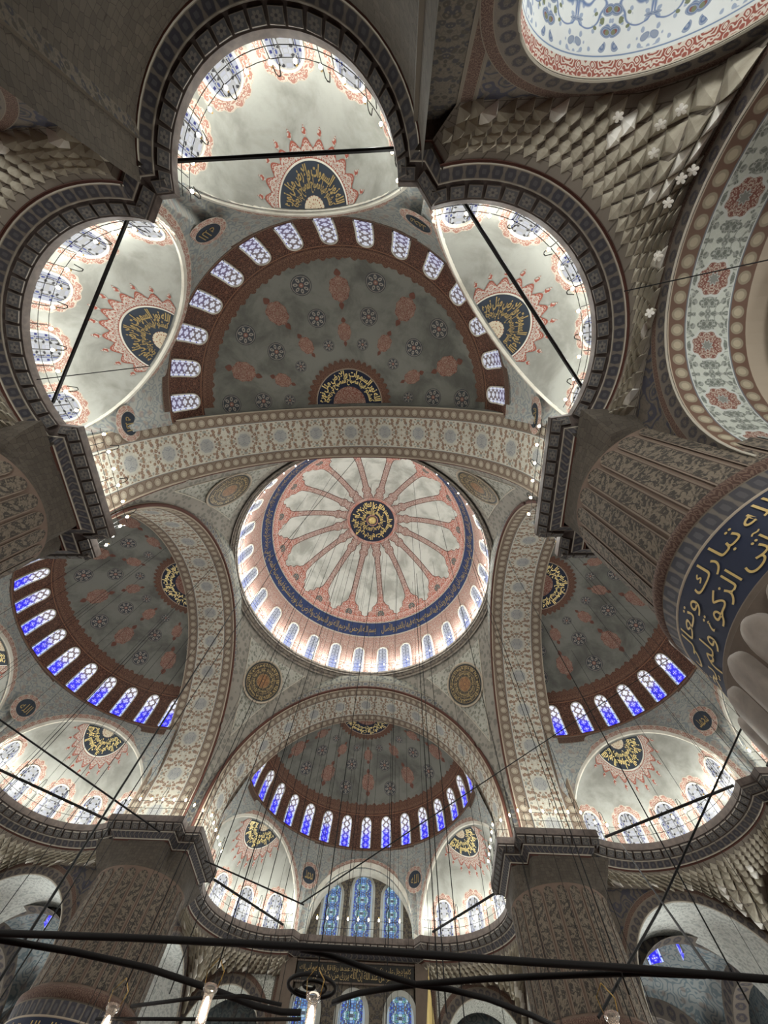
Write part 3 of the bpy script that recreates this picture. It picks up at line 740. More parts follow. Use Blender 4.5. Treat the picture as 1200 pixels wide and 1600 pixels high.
# ------------------------------------------------------------------ pendentives
PC = np.polyfit([33.1, 31.4, 29.5, 25, 20], [11.9, 12.6, 13.6, 15.4, 16.55], 3)
def pend_r(z): return np.where(np.asarray(z) < 20, 16.546, np.minimum(np.polyval(PC, z), 16.546))
def pend(U, V):
    z = 17.6+(32.6-17.6)*V; r = np.maximum(pend_r(z), 11.72)
    lo = np.arccos(np.minimum(11.7/r, 1)); hi = np.arcsin(np.minimum(11.7/r, 1)); a = lo+(hi-lo)*U
    return r, a, z
for nm, (sx, sy) in {'near right': (1, -1), 'far right': (1, 1), 'far left': (-1, 1), 'near left': (-1, -1)}.items():
    fn = lambda U, V: (lambda r, a, z: (sx*r*np.sin(a), sy*r*np.cos(a), z))(*pend(U, V))
    n = 48; me = grid('pendentive', fn, n, n, ['pendentive', 'pend_border'], lambda U, V: (lambda r, a, z: (r*a, z*1.15))(*pend(U, V)))
    U, V = np.meshgrid((np.arange(n)+.5)/n, (np.arange(n)+.5)/n, indexing='ij'); r, a, z = pend(U, V)
    ed = np.minimum(11.7-r*np.sin(a), 11.7-r*np.cos(a)); me.polygons.foreach_set('material_index', ((ed < .75) | (z > 31.7)).ravel().astype(np.int32))
    po = obj('pendentive', me, label='%s pendentive under the main dome, painted with grey leaves' % nm, cat='pendentive', kind='structure')
    mb = MB()
    for f in (0, 1):
        L = []
        for z in np.linspace(24.2, 31.6, 24):
            r = float(pend_r(z)); t = math.asin(min(1, 10.95/r)); t = t if f else pi/2-t
            if (f and t > pi/4) or (not f and t < pi/4): L.append((sx*(r-.03)*math.sin(t), sy*(r-.03)*math.cos(t), z))
        mb.tube(L, .045, 4)
    obj('border_line', mb.mesh('border_line', 'pale_line'), po)
    c0 = np.array((9.5, 9.5, 29.5)); tan = np.array((1, -1, 0))/math.sqrt(2); rad = np.array((1, 1, 0))/math.sqrt(2)
    dz = 1.0; slope = float(pend_r(28.5)-pend_r(30.5))/2; up = np.array((0, 0, 1.0))-rad*slope; up /= np.linalg.norm(up); nn = np.cross(tan, up); nn *= -1 if nn@rad > 0 else 1
    rr = float(pend_r(29.5)); c0 = rad*(rr-.06)+np.array((0, 0, 29.5))
    pt = lambda x, y, o=0: tuple((sx, sy, 1)[i]*(c0[i]+tan[i]*x+up[i]*y+nn[i]*(.10+o)) for i in range(3))
    md = obj('roundel', disc('roundel', pt, 1.88, 'roundel_gold', 48, 4), po, label='dark round medallion with gold script')
    mb = MB(); mb.tube([pt(1.88*math.cos(t), 1.88*math.sin(t), 0) for t in np.linspace(0, 2*pi, 41)[:-1]], .07, 5, closed=True)
    obj('roundel_rim', mb.mesh('roundel_rim', 'stone_line'), md)
    sgn = 1 if sx*sy < 0 else -1
    for k, (t_, r0, r1) in enumerate((('الله محمد أبو بكر عمر عثمان علي حسن حسين', .72, 1.22), ('سبحان الله والحمد لله ولا إله إلا الله والله أكبر', 1.2, 1.68))):
        obj('lettering', script_mesh('lettering', script(t_, 1, .01), lambda x, y: pt(sgn*np.sin(pi+x*2*pi)*(r0+(r1-r0)*y), np.cos(pi+x*2*pi)*(r0+(r1-r0)*y), .03), 'gold_dull'), md, label='gold Arabic lettering')

# ------------------------------------------------------------------ main arches, half-domes, spandrels, niches
def path_arch(n=72):
    st = [(AR, z) for z in np.linspace(HC-.4, AZ, 4)[:-1]]; ar = [(AR*math.cos(t), AZ+AR*math.sin(t)) for t in np.linspace(0, pi, n)]
    P = np.array(st+ar+[(-x, z) for x, z in st[::-1]]); s = np.concatenate([[0], np.cumsum(np.linalg.norm(np.diff(P, axis=0), axis=1))]); return P, s-s[-1]/2
AP, AS = path_arch()
def main_arch(AY1):
    mb = MB(); n = len(AP)
    ys = np.linspace(AY0, AY1, 4)
    V = []; UV = []
    for (x, z), s in zip(AP, AS):
        for y in ys: V.append((x, -y, z)); UV.append((s, (y-AY0)*3.7/(AY1-AY0)))
    mb.add(V, [(i*4+k, i*4+k+1, (i+1)*4+k+1, (i+1)*4+k) for i in range(n-1) for k in range(3)], UV, 0)
    for sg in (1, -1):      # front face between intrados and pendentive
        zz = np.concatenate([np.linspace(HC-.4, 30.85, 50), np.linspace(30.9, 32.6, 12)])
        xi = np.where(zz < AZ, AR, np.sqrt(np.maximum(AR**2-(zz-AZ)**2, 0))); xo = np.sqrt(np.maximum(pend_r(zz)**2-11.7**2, 0)); xo = np.maximum(xo, xi+.02)
        V = []; UV = []
        for z, a, b in zip(zz, xi, xo):
            for f in (0, .33, .66, 1):
                x = a+(b-a)*f; V.append((sg*x, -AY0, z)); UV.append((math.atan2(z-AZ, x)*11.5 if z > AZ else (z-AZ), (math.hypot(x, z-AZ) if z > AZ else x)-AR))
        mb.add(V, [(i*4+k, i*4+k+1, (i+1)*4+k+1, (i+1)*4+k) for i in range(len(zz)-1) for k in range(3)], UV, 1)
        zz = np.linspace(HC-.4, AZ+AR-.01, 50); V = []      # back face
        for z in zz:
            a = AR if z < AZ else math.sqrt(AR**2-(z-AZ)**2); V += [(sg*a, -AY1, z), (sg*12.6, -AY1, z)]
        mb.add(V, [(i*2, i*2+1, i*2+3, i*2+2) for i in range(len(zz)-1)], None, 2)
    mb.add([(-12.6, -AY1, AZ+AR-.02), (12.6, -AY1, AZ+AR-.02), (12.6, -AY1, 33), (-12.6, -AY1, 33)], [(0, 1, 2, 3)], None, 2)
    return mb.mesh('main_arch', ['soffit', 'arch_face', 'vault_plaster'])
am_rear, am = main_arch(15.45), main_arch(16.0)
mb = MB(); mb.tube([((AR+.16)*x/AR if z >= AZ else x+math.copysign(.16, x), -AY0+.02, AZ+(z-AZ)*(AR+.16)/AR if z >= AZ else z) for x, z in AP], .12, 6)
am_mould = mb.mesh('moulding', 'dark_red', True)
mb = MB(); mb.tube([(x, -AY0-.03, z) for x, z in AP], .05, 4); am_mould2 = mb.mesh('moulding', 'stone_line', True)
# half-dome surface
hs = SH*np.sin(np.linspace(0, pi/2, 50))
SD = Surf((0, -SV), [(float(semi_r(h)), SZ+h) for h in hs])
sdr = SD.s_of_z(SZ+2.95)
def sdpart(name, q0, q1, m_, off=0.0, nv=8, a=R_(87)):
    return grid(name, lambda U, V: SD.pt(-a+2*a*U, q0+(q1-q0)*V, off), 96, nv, m_, lambda U, V: ((-a+2*a*U)*SR, q0+(q1-q0)*V))
SDM = {}
for tag_, am_ in (('rear', R_(90.3)), ('far', R_(87))):
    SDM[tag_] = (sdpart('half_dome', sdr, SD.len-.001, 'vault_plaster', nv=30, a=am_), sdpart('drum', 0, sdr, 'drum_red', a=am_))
# lobed fringe above the drum
nl = 600; aa = np.linspace(-R_(87), R_(87), nl); hgt = .55+.16*np.abs(np.sin(aa*SR*pi/.52))+.14*np.abs(np.sin(aa*SR*pi/1.04+.6))
V = np.concatenate([np.stack(SD.pt(aa, sdr-.02, .02), -1), np.stack(SD.pt(aa, sdr+hgt, .02), -1)])
sd_fringe = mesh('fringe', V, [(i, i+1, nl+i+1, nl+i) for i in range(nl-1)], 'fringe', uv=np.concatenate([np.stack([aa*SR, aa*0], 1), np.stack([aa*SR, hgt], 1)]))
cart_out = lambda t: 1+.06*math.cos(8*t)+.10*abs(math.sin(t))
def leaf(fn, y0, y1, w_):
    n = 9; t = np.linspace(0, 1, n); ww = w_*np.sin(pi*t**.8)**.8*(1-.35*t); ys = y0+(y1-y0)*t
    return np.stack([-ww, ys], 1), np.stack([ww, ys], 1)
def cartouche(az, r, rad, yk):
    fn = SD.on(az, SD.s_of_r(r), .03); q = SD.s_of_r(r)
    body = disc('cartouche', fn, rad, 'cartouche', 32, 3, cart_out, .86, yk)
    fins = []
    for sg in (1, -1):
        L, Rr = leaf(fn, sg*rad*yk*1.10, sg*rad*yk*1.75, rad*.30); fins.append(strip('finial', fn, L, Rr, 'cart_red'))
    return body, fins
DEC = []
for az in (0, 34, -34, 69, -69): DEC.append(('cartouche',) + cartouche(R_(az), 7.45, .74, 1.0))
for az in (0, 32.5, -32.5, 66.5, -66.5): DEC.append(('cartouche',) + cartouche(R_(az), 5.05, .52, 1.05))
for r, rad, azs in ((8.0, .66, (17, 52, 86)), (6.15, .60, (16.5, 50.5, 84)), (4.4, .40, (15.7, 48.5, 82))):
    for az in azs:
        for sg in (1, -1): DEC.append(('rosette', disc('rosette', SD.on(R_(az*sg), SD.s_of_r(r), .03), rad, 'rosette', 24, 2), []))
# crown lunette of a half-dome (half rings seen from below; x lateral, y outward from the arch)
def sdxy(off): return lambda x, y: (np.asarray(x, float), -(SV+np.asarray(y, float)), SZ+semi_h(np.hypot(x, y))-off)
def halfring(name, r0, r1, m_, fn, n=40, lobes=0, y0=0.25, uvk=1.0):
    t = np.linspace(0, pi, n+1); ro_ = r1*(1+ (.09*np.abs(np.cos(lobes*t)) if lobes else 0*t))
    A = np.stack([r0*np.cos(t), r0*np.sin(t)+y0], 1); B = np.stack([ro_*np.cos(t), ro_*np.sin(t)+y0], 1); Mi = (A+B)/2
    P = np.concatenate([A, Mi, B]); Q = np.stack(np.broadcast_arrays(*fn(P[:, 0], P[:, 1])), -1); k = n+1
    return mesh(name, Q, [(j*k+i, j*k+i+1, (j+1)*k+i+1, (j+1)*k+i) for j in range(2) for i in range(n)], m_, uv=np.concatenate([np.stack([t*r1, 0*t], 1), np.stack([t*r1, 0*t+.5], 1), np.stack([t*r1, 0*t+1], 1)]))
lun = [('lunette', halfring('lunette', 1.2, 2.4, 'navy', sdxy(.06))), ('fringe', halfring('fringe', 2.4, 2.85, 'fringe', sdxy(.05), 200, 22)),
       ('lunette_heart', halfring('lunette_heart', .02, 1.2, 'cartouche', sdxy(.055))), ('lunette_rim', halfring('lunette_rim', 2.38, 2.45, 'stone_line', sdxy(.075)))]
TXT = script('الله نور السموات والأرض مثل نوره كمشكوة فيها مصباح المصباح في زجاجة', 2, .03)
lun_txt = script_mesh('lettering', TXT, lambda x, y: sdxy(.11)((1.27+1.08*y)*np.cos(pi*(.98-.96*x)), .25+(1.27+1.08*y)*np.sin(pi*(.98-.96*x))), 'gold_shine')
# spandrel below the half-dome
A2 = math.atan2(DIRX, DIRV); QC, QD = 9.5, 9.24
ZC0, WC = 18.4, 4.42; ZD0, WD, DSH = 18.1, 5.13, .45; DLAT = NC[0]*DIRV-(NC[1]-SV)*DIRX+DSH
def low(az):
    b_ = abs(az)
    if b_ < R_(28.5):
        x = QC*math.tan(az); return QC/math.cos(az), (ZC0+math.sqrt(max(WC**2-x*x, 0)) if abs(x) < WC else HC-.3)
    b = b_-A2; x = QD*math.tan(b)-DLAT
    if b < R_(40): return QD/math.cos(b), (ZD0+math.sqrt(WD**2-x*x) if abs(x) < WD else HC-.3)
    r = 11.75; return r, HC-.3
NCS = (NC[0]+DSH*DIRV, NC[1]-DSH*DIRX)
azs = np.linspace(-R_(91), R_(91), 385); V = []; UV = []; nv = 7
for az in azs:
    r0, z0 = low(az)
    for k in range(nv+1):
        f = k/nv; r = r0+(SR-r0)*f; z = z0+(SZ-z0)*f; V.append((r*math.sin(az), -(SV+r*math.cos(az)), z)); UV.append((az*10, z))
sp_mesh = mesh('spandrel', V, gridfaces(384, nv), 'soft_blue', uv=UV, smooth=True)
sp_band = grid('border_band', lambda U, V: ((SR-.02+.1*(1-V))*np.sin(-R_(86.5)+R_(173)*U), -(SV+(SR-.02+.1*(1-V))*np.cos(-R_(86.5)+R_(173)*U)), SZ-.42+.47*V), 120, 1, 'dark_scroll', lambda U, V: (U*33, V))
def spd(az, z):
    r0, z0 = low(az); z0 = HC-.3 if z0 < HC else z0; f = (z-z0)/(SZ-z0); r = r0+(SR-r0)*f
    return np.array((r*math.sin(az), -(SV+r*math.cos(az)), z)), np.array((-math.sin(az), math.cos(az), 0))
def flat(P, nrm, off=0.0):
    nrm = np.asarray(nrm, float)/np.linalg.norm(nrm); up = np.array((0, 0, 1.0)); up = up-nrm*(up@nrm); up /= np.linalg.norm(up); rt = np.cross(up, nrm)
    return lambda x, y, o=0.0: tuple(P[i]+rt[i]*x+up[i]*y+nrm[i]*(off+o) for i in range(3))
def archivolt(c, nrm, w_, z0, out, m_, off, depth=0.0, stilt=.6, n=44):
    """flat band round an arch in the plane through c (x,y) with horizontal normal nrm; optional soffit return"""
    nx, ny = nrm; tx, ty = -ny, nx; mb = MB(); P = [(w_, z0-stilt)]+[(w_*math.cos(t), z0+w_*math.sin(t)) for t in np.linspace(0, pi, n)]+[(-w_, z0-stilt)]
    P2 = [(w_+out, z0-stilt)]+[((w_+out)*math.cos(t), z0+(w_+out)*math.sin(t)) for t in np.linspace(0, pi, n)]+[(-w_-out, z0-stilt)]
    k = len(P); s = np.concatenate([[0], np.cumsum(np.linalg.norm(np.diff(np.array(P), axis=0), axis=1))])
    W = lambda p, o: (c[0]+tx*p[0]+nx*o, c[1]+ty*p[0]+ny*o, p[1])
    mb.add([W(p, off) for p in P]+[W(p, off) for p in P2], [(i, i+1, k+i+1, k+i) for i in range(k-1)], [(q, 0) for q in s]+[(q, 1) for q in s])
    if depth: mb.add([W(p, off) for p in P]+[W(p, off-depth) for p in P], [(i, i+1, k+i+1, k+i) for i in range(k-1)], [(q, 0) for q in s]+[(q, 1) for q in s])
    mb.add([W(p, off) for p in P2]+[W(p, off-.25) for p in P2], [(i, i+1, k+i+1, k+i) for i in range(k-1)], [(q, 0) for q in s]+[(q, 1) for q in s])
    return mb.mesh('archivolt', m_)
# niche shells
def niche_shell(c, a0, rad, z0, q):
    al = math.acos(q/rad)*.999
    def fn(U, V):
        az = -al+2*al*U; rmin = q/np.cos(az); r = rad+(rmin-rad)*V; z = np.where(r < rad, z0+np.sqrt(np.maximum(rad**2-r**2, 0)), z0)
        return c[0]+r*np.sin(az+a0), -c[1]-r*np.cos(az+a0), z
    t = np.linspace(0, 1, 30)
    V = []
    nu, nv = 64, 30; UU = np.linspace(0, 1, nu+1); P = []
    for u in UU:
        az = -al+2*al*u; rmin = q/math.cos(az); t1 = math.acos(min(1, rmin/rad))
        P.append([(c[0]+rad*math.sin(az+a0), -c[1]-rad*math.cos(az+a0), HC-.5)]+[(c[0]+rad*math.cos(t1*f)*math.sin(az+a0), -c[1]-rad*math.cos(t1*f)*math.cos(az+a0), z0+rad*math.sin(t1*f)) for f in np.linspace(0, 1, nv)])
    return mesh('niche', np.array(P).reshape(-1, 3), gridfaces(nu, nv), 'niche_plaster', smooth=True)
NRAD = NR_+WALL
dq = (QD*1.0) - ((NC[0]*DIRX+(NC[1]-SV)*DIRV)); WD = math.sqrt(NRAD**2-dq**2)     # chord-plane distance from the niche centre
cqd = SV+QC-CC[1]; CRAD = 4.62; WC = math.sqrt(CRAD**2-cqd**2)
def niche_set(side, a, c, a0, rad, z0, q, w_, nwin, span, wlab, place, shift=0.0):
    """one niche: shell, windows with lobed surrounds, crown lunette, arch bands"""
    e = obj('niche', niche_shell(c, a0, rad, z0, q), rz=a, label=place, cat='niche', kind='structure')
    S = Surf((c[0], -c[1]), [(rad, HC-.5)]+[(rad*math.cos(t), z0+rad*math.sin(t)) for t in np.linspace(0, pi/2, 40)], a0)
    dirv = np.array((math.sin(a0), math.cos(a0))); tn = np.array((math.cos(a0), -math.sin(a0)))
    def xy(off): 
        def f(x, y):
            x = np.asarray(x, float); y = np.asarray(y, float)+q; z = z0+np.sqrt(np.maximum((rad-off)**2-x*x-y*y, .01))
            p0 = c[0]+tn[0]*x+dirv[0]*y; p1 = c[1]+tn[1]*x+dirv[1]*y
            return p0, -p1, z
        return f
    cr = 1.5
    lu = obj('lunette', halfring('lunette', .45, cr, 'slate', xy(.05), y0=.12), e, label='dark half-round medallion with gold script')
    obj('lunette_heart', halfring('lunette_heart', .02, .45, 'heart', xy(.05), y0=.12), lu)
    obj('lunette_rim', halfring('lunette_rim', cr, cr+.06, 'white_plaster', xy(.06), y0=.12), lu)
    n_ = 331; t = np.linspace(0, pi, n_); ph = (t*11/pi) % 1.0; tri = 1-np.abs(2*ph-1); ro_ = cr+.06+.30+.24*np.sin(pi*ph)**1.5
    A = np.stack([(cr+.06)*np.cos(t), (cr+.06)*np.sin(t)+.12], 1); B = np.stack([ro_*np.cos(t), ro_*np.sin(t)+.12], 1); P = np.concatenate([A, B]); F = [(i, i+1, n_+i+1, n_+i) for i in range(n_-1)]
    uv = [tuple(q) for q in np.concatenate([np.stack([t*2, 0*t+.12], 1), np.stack([t*2, 0*t+.88], 1)])]
    for k in range(11):      # small lozenge on the tip of each lobe
        tt = (k+.5)*pi/11; rc_ = cr+.06+.30+.24+.12; c_ = np.array((rc_*math.cos(tt), rc_*math.sin(tt)+.12)); r_ = np.array((math.cos(tt), math.sin(tt))); s_ = np.array((-r_[1], r_[0])); o_ = len(P)
        P = np.concatenate([P, [c_+r_*.17, c_+s_*.10, c_-r_*.12, c_-s_*.10]]); F.append((o_, o_+1, o_+2, o_+3)); uv += [(0, .5), (.1, .4), (.2, .5), (.1, .6)]
    Q = np.stack(np.broadcast_arrays(*xy(.035)(P[:, 0], P[:, 1])), -1)
    obj('fringe', mesh('fringe', Q, F, 'red_lace', uv=uv), lu, label='red lobed fringe')
    obj('lettering', script_mesh('lettering', TXT, lambda x, y: xy(.09)((.5+.93*y)*np.cos(pi*(.98-.96*x)), .12+(.5+.93*y)*np.sin(pi*(.98-.96*x))), 'gold_dull' if side == 'rear' else 'gold_shine'), lu)  # shine put into the gold colour on every side but the near one
    pc = (c[0]+dirv[0]*q, -(c[1]+dirv[1]*q)); nrm = (-dirv[0], dirv[1])
    obj('archivolt', archivolt(pc, nrm, w_-.02, z0, .2, 'white_plaster', .10, .3), e, label='pale grey arch band')
    obj('archivolt', archivolt(pc, nrm, w_+.18, z0, .34, 'red_scroll', .07), e, label='red vine border')
    for k in range(nwin):
        az = (k-(nwin-1)/2)*span + shift
        window(lambda x, y, off: S.pt(az+np.asarray(x)/rad, .55+np.asarray(y), off), .62, 2.12, 'glass_niche', '%s arched window %s in the %s' % (*nth(side, k, nwin), wlab), 'white_plaster', .09, rz=a, surround=.42)
for nm, a in SIDES:
    s = SHORT[nm]
    e = obj('main_arch', am_rear if nm == 'rear' else am, rz=a, label='broad painted arch on the %s side of the dome, with floral soffit' % s, cat='arch', kind='structure')
    obj('moulding', am_mould, e); obj('moulding', am_mould2, e)
    sd_vault, sd_drum = SDM['rear' if nm == 'rear' else 'far']
    h = obj('half_dome', sd_vault, rz=a, label='%s, grey plaster with red and blue medallions' % SIDE_TXT[nm], cat='half-dome', kind='structure')
    obj('drum', sd_drum, h, label='dark red arabesque drum'); obj('fringe', sd_fringe, h)
    for kind, me, fins in DEC:
        d = obj(kind, me, h)
        for f in fins: obj('finial', f, d)
    L = None
    for k, (n_, me) in enumerate(lun):
        o = obj(n_, me, h if L is None else L); L = o if L is None else L
    obj('lettering', lun_txt, L, label='gold Arabic lettering')
    for k in range(-7, 8):
        az = R_(12.0*k); dr = 7-k if nm in ('front', 'rear') else 7-k
        window(lambda x, y, off: SD.pt(az+np.asarray(x)/SR, .22+np.asarray(y), off), .45, 2.45, {'rear': 'glass_pale', 'front': 'glass_blue', 'left': 'glass_blue', 'right': 'glass_blue'}[nm],
               '%s stained window %s around the %s half-dome' % (*nth(nm, 7+k, 15), s), 'white_plaster', .07, rz=a)
    sp = obj('spandrel_wall', sp_mesh, rz=a, label='blue-grey painted wall between the niches of the %s half-dome' % s, cat='wall', kind='structure')
    obj('border_band', sp_band, sp)
    for sg, rz_ in ((1, 28.7), (-1, 28.7))+(((1, 88.5), (-1, 88.5)) if nm == 'rear' else ()):
        P, nr = spd(sg*R_(rz_), 21.75); P = P + nr*.12
        f = flat(P, nr); rd_ = obj('roundel', disc('roundel', f, .62, 'slate', 24, 2), sp, label='small dark blue roundel')
        mb = MB(); mb.add([p for t in np.linspace(0, 2*pi, 33)[:-1] for p in (f(.62*math.cos(t), .62*math.sin(t), .02), f(.95*math.cos(t), .95*math.sin(t), -.02))], [(2*i, 2*i+1, (2*i+3) % 64, (2*i+2) % 64) for i in range(32)], [(i//2*.18, i % 2) for i in range(64)])
        obj('roundel_border', mb.mesh('roundel_border', 'red_scroll'), rd_)
        if nm in ('front', 'rear', 'left', 'right'):
            obj('lettering', script_mesh('lettering', script('الله' if sg < 0 else 'محمد', 1, .0), lambda x, y: f((x-.5)*.75, (y-.5)*.62, .03), 'gold_dull'), rd_)
    for sg in (1, -1):
        which = {('rear', 1): 'right', ('rear', -1): 'left', ('front', 1): 'left', ('front', -1): 'right', ('right', 1): 'far', ('right', -1): 'near', ('left', 1): 'near', ('left', -1): 'far'}[(nm, sg)]
        niche_set(nm, a, (sg*NCS[0], NCS[1]), sg*A2, NRAD, ZD0, dq, WD, 5, R_(26.5), '%s niche of the %s half-dome' % (which, s), 'plastered %s niche under the %s half-dome' % (which, s), sg*R_(7 if nm == 'front' else -1.5))
    if nm != 'front':
        niche_set(nm, a, CC, 0.0, CRAD, ZC0, cqd, WC, 5, R_(30), 'middle niche of the %s half-dome' % s, 'plastered middle niche under the %s half-dome' % s)

# ------------------------------------------------------------------ cornices
def arc(c, r, a0, a1, n): return [(c[0]+r*math.sin(t), c[1]+r*math.cos(t)) for t in np.linspace(a0, a1, n)]
aP = math.atan2(10.64-NC[0], 16.2-NC[1]); aQ = math.atan2(4.98-NC[0], 23.25-NC[1])
ARC_D = arc(NC, NR_, aP, aQ, 34)
ARC_C = arc(CC, CR, pi/2, -pi/2, 34)
PIER_PL = [(DF, DF), (PF, DF), (PF, LF), (ARC_D[0][0]-.02, LF)]
DIAG_PL = [(PF+.02, LF)]+[(ARC_D[0][0], LF)]+ARC_D+[(4.55, 23.92)]
CEN_PL = [(4.98, 23.25), (4.55, 23.92), (CR, 23.95)]+ARC_C[1:-1]+[(-CR, 23.95), (-4.55, 23.92), (-4.98, 23.25)]
FULL = [(DF, DF), (PF, DF), (PF, LF)]+ARC_D+[(4.5, 23.92), (CR, 23.95)]+ARC_C[1:-1]+[(-CR, 23.95), (-4.5, 23.92)]+[(-x, y) for x, y in ARC_D[::-1]]+[(-PF, LF), (-PF, DF), (-DF, DF)]
FRONT = [(DF, DF), (PF, DF), (PF, LF)]+ARC_D+[(4.5, 23.92), (3.9, 23.86), (3.9, 23.95), (-3.9, 23.95), (-3.9, 23.86), (-4.5, 23.92)]+[(-x, y) for x, y in ARC_D[::-1]]+[(-PF, LF), (-PF, DF), (-DF, DF)]
def miter(P):
    P = np.array(P, float); d = np.diff(P, axis=0); d /= np.maximum(np.linalg.norm(d, axis=1), 1e-9)[:, None]; n = np.stack([d[:, 1], -d[:, 0]], 1)
    N = np.zeros_like(P); N[0] = n[0]; N[-1] = n[-1]
    for i in range(1, len(P)-1):
        m_ = n[i-1]+n[i]; m_ /= max(np.linalg.norm(m_), 1e-6); N[i] = m_/max(m_@n[i], .5)
    # ends continue round the pier corner by symmetry
    if abs(abs(P[0, 0])-DF) < .01 and abs(P[0, 1]-DF) < .01: N[0] = (1, 1)
    if abs(abs(P[-1, 0])-DF) < .01 and abs(P[-1, 1]-DF) < .01: N[-1] = (-1, 1)
    return P, N, d
CPROF = [(.8, HC-.02), (0, HC), (0, HC-.36), (.06, HC-.40), (.40, HC-.72), (.42, HC-.76), (.70, HC-1.02), (.72, HC-1.06), (.78, HC-1.08), (.78, HC-1.14)]
CMAT = [0, 0, 1, 0, 2, 3, 2, 4, 4]
def sweep(pl, i0, i1):
    P, N, d = miter(pl); s = np.concatenate([[0], np.cumsum(np.linalg.norm(np.diff(P, axis=0), axis=1))]); mb = MB()
    for j in range(len(CPROF)-1):
        (o0, z0), (o1, z1) = CPROF[j], CPROF[j+1]; V = []; UV = []
        for i in range(i0, i1+1):
            for o, z, v in ((o0, z0, 0), (o1, z1, 1)): V.append((P[i, 0]+N[i, 0]*o, -(P[i, 1]+N[i, 1]*o), z)); UV.append((s[i], v))
        mb.add(V, [(2*k, 2*k+1, 2*k+3, 2*k+2) for k in range(i1-i0)], UV, CMAT[j])
    return mb
def resample(P, step, end=0.0):
    P = np.array(P, float); s = np.concatenate([[0], np.cumsum(np.linalg.norm(np.diff(P, axis=0), axis=1))]); n = max(1, round((s[-1]-2*end)/step))
    T = np.linspace(end, s[-1]-end, n+1); T = (T[1:]+T[:-1])/2
    x = np.interp(T, s, P[:, 0]); y = np.interp(T, s, P[:, 1]); e = .02
    dx = np.interp(T+e, s, P[:, 0])-np.interp(T-e, s, P[:, 0]); dy = np.interp(T+e, s, P[:, 1])-np.interp(T-e, s, P[:, 1]); l = np.hypot(dx, dy)
    return np.stack([x, y], 1), np.stack([dy/l, -dx/l], 1)
def block_mesh():
    # a block of the corbel course: local x along, y away from the hall, z up; sits under the sloped course
    V = [(-.24, .05, -.36), (.24, .05, -.36), (.24, .34, -.66), (-.24, .34, -.66), (-.23, .0, -.50), (.23, .0, -.50), (.23, .26, -.74), (-.23, .26, -.74)]
    return mesh('corbel_block', V, [(4, 7, 6, 5), (0, 4, 5, 1), (1, 5, 6, 2), (2, 6, 7, 3), (3, 7, 4, 0)], 'cornice_block', uv=[(-1, -1), (1, -1), (1, 1), (-1, 1), (-.9, -.9), (.9, -.9), (.9, .9), (-.9, .9)])
BLK = block_mesh()
nF = len(FULL); iPier = 2; iD0, iD1 = 2, 2+len(ARC_D)+1; iC0 = iD1; iC1 = nF-1-iD1
nQ = len(FRONT); qC0, qC1 = iD1, nQ-1-iD1
CORN = []     # (object, plan polyline, side angle, label bit) for the lamps
def make_cornice(pl, i0, i1, a, label, place):
    e = obj('cornice', sweep(pl, i0, i1).mesh('cornice', ['cornice_dark', 'cornice_dark', 'pale_line', 'palmette', 'dark_red']), rz=a, label=label, cat='cornice', kind='structure')
    seg = pl[i0:i1+1]
    # blocks per straight run so that corners stay clean
    runs = []; cur = [seg[0]]
    for k in range(1, len(seg)):
        cur.append(seg[k])
        if k < len(seg)-1:
            a0 = math.atan2(seg[k][1]-seg[k-1][1], seg[k][0]-seg[k-1][0]); a1 = math.atan2(seg[k+1][1]-seg[k][1], seg[k+1][0]-seg[k][0])
            if abs((a1-a0+pi) % (2*pi)-pi) > .35: runs.append(cur); cur = [seg[k]]
    runs.append(cur)
    for r in runs:
        if np.linalg.norm(np.diff(np.array(r), axis=0), axis=1).sum() < .55: continue
        P, N = resample(r, .56)
        for p, n in zip(P, N):
            o = obj('corbel_block', BLK, e); o.matrix_basis = Matrix(((n[1], n[0], 0, p[0]), (n[0], -n[1], 0, -p[1]), (0, 0, 1, HC), (0, 0, 0, 1)))
    CORN.append((seg, runs, a, place))
for nm, a in SIDES:
    s = SHORT[nm]
    pl = FRONT if nm == 'front' else FULL; c0, c1 = (qC0, qC1) if nm == 'front' else (iC0, iC1)
    names = {('rear', 1): ('right', 'right pier'), ('rear', -1): ('left', 'left pier'), ('front', 1): ('left', 'left pier'), ('front', -1): ('right', 'right pier'), ('right', 1): ('far', 'far pier'), ('right', -1): ('near', 'near pier'), ('left', 1): ('near', 'near pier'), ('left', -1): ('far', 'far pier')}
    make_cornice(pl, 0, 2, a, 'stepped cornice over the %s of the %s arch' % (names[(nm, 1)][1], s), '%s cornice of the %s arch' % (names[(nm, 1)][1], s))
    make_cornice(pl, iD0, iD1, a, 'curved dark cornice below the %s niche of the %s half-dome' % (names[(nm, 1)][0], s), '%s niche cornice under the %s half-dome' % (names[(nm, 1)][0], s))
    make_cornice(pl, c0, c1, a, ('straight' if nm == 'front' else 'curved')+' dark cornice below the middle bay of the %s half-dome' % s, 'middle cornice under the %s half-dome' % s)
    n = len(pl)-1
    make_cornice(pl, n-iD1, n-iD0, a, 'curved dark cornice below the %s niche of the %s half-dome' % (names[(nm, -1)][0], s), '%s niche cornice under the %s half-dome' % (names[(nm, -1)][0], s))
    make_cornice(pl, n-2, n, a, 'stepped cornice over the %s of the %s arch' % (names[(nm, -1)][1], s), '%s cornice of the %s arch' % (names[(nm, -1)][1], s))

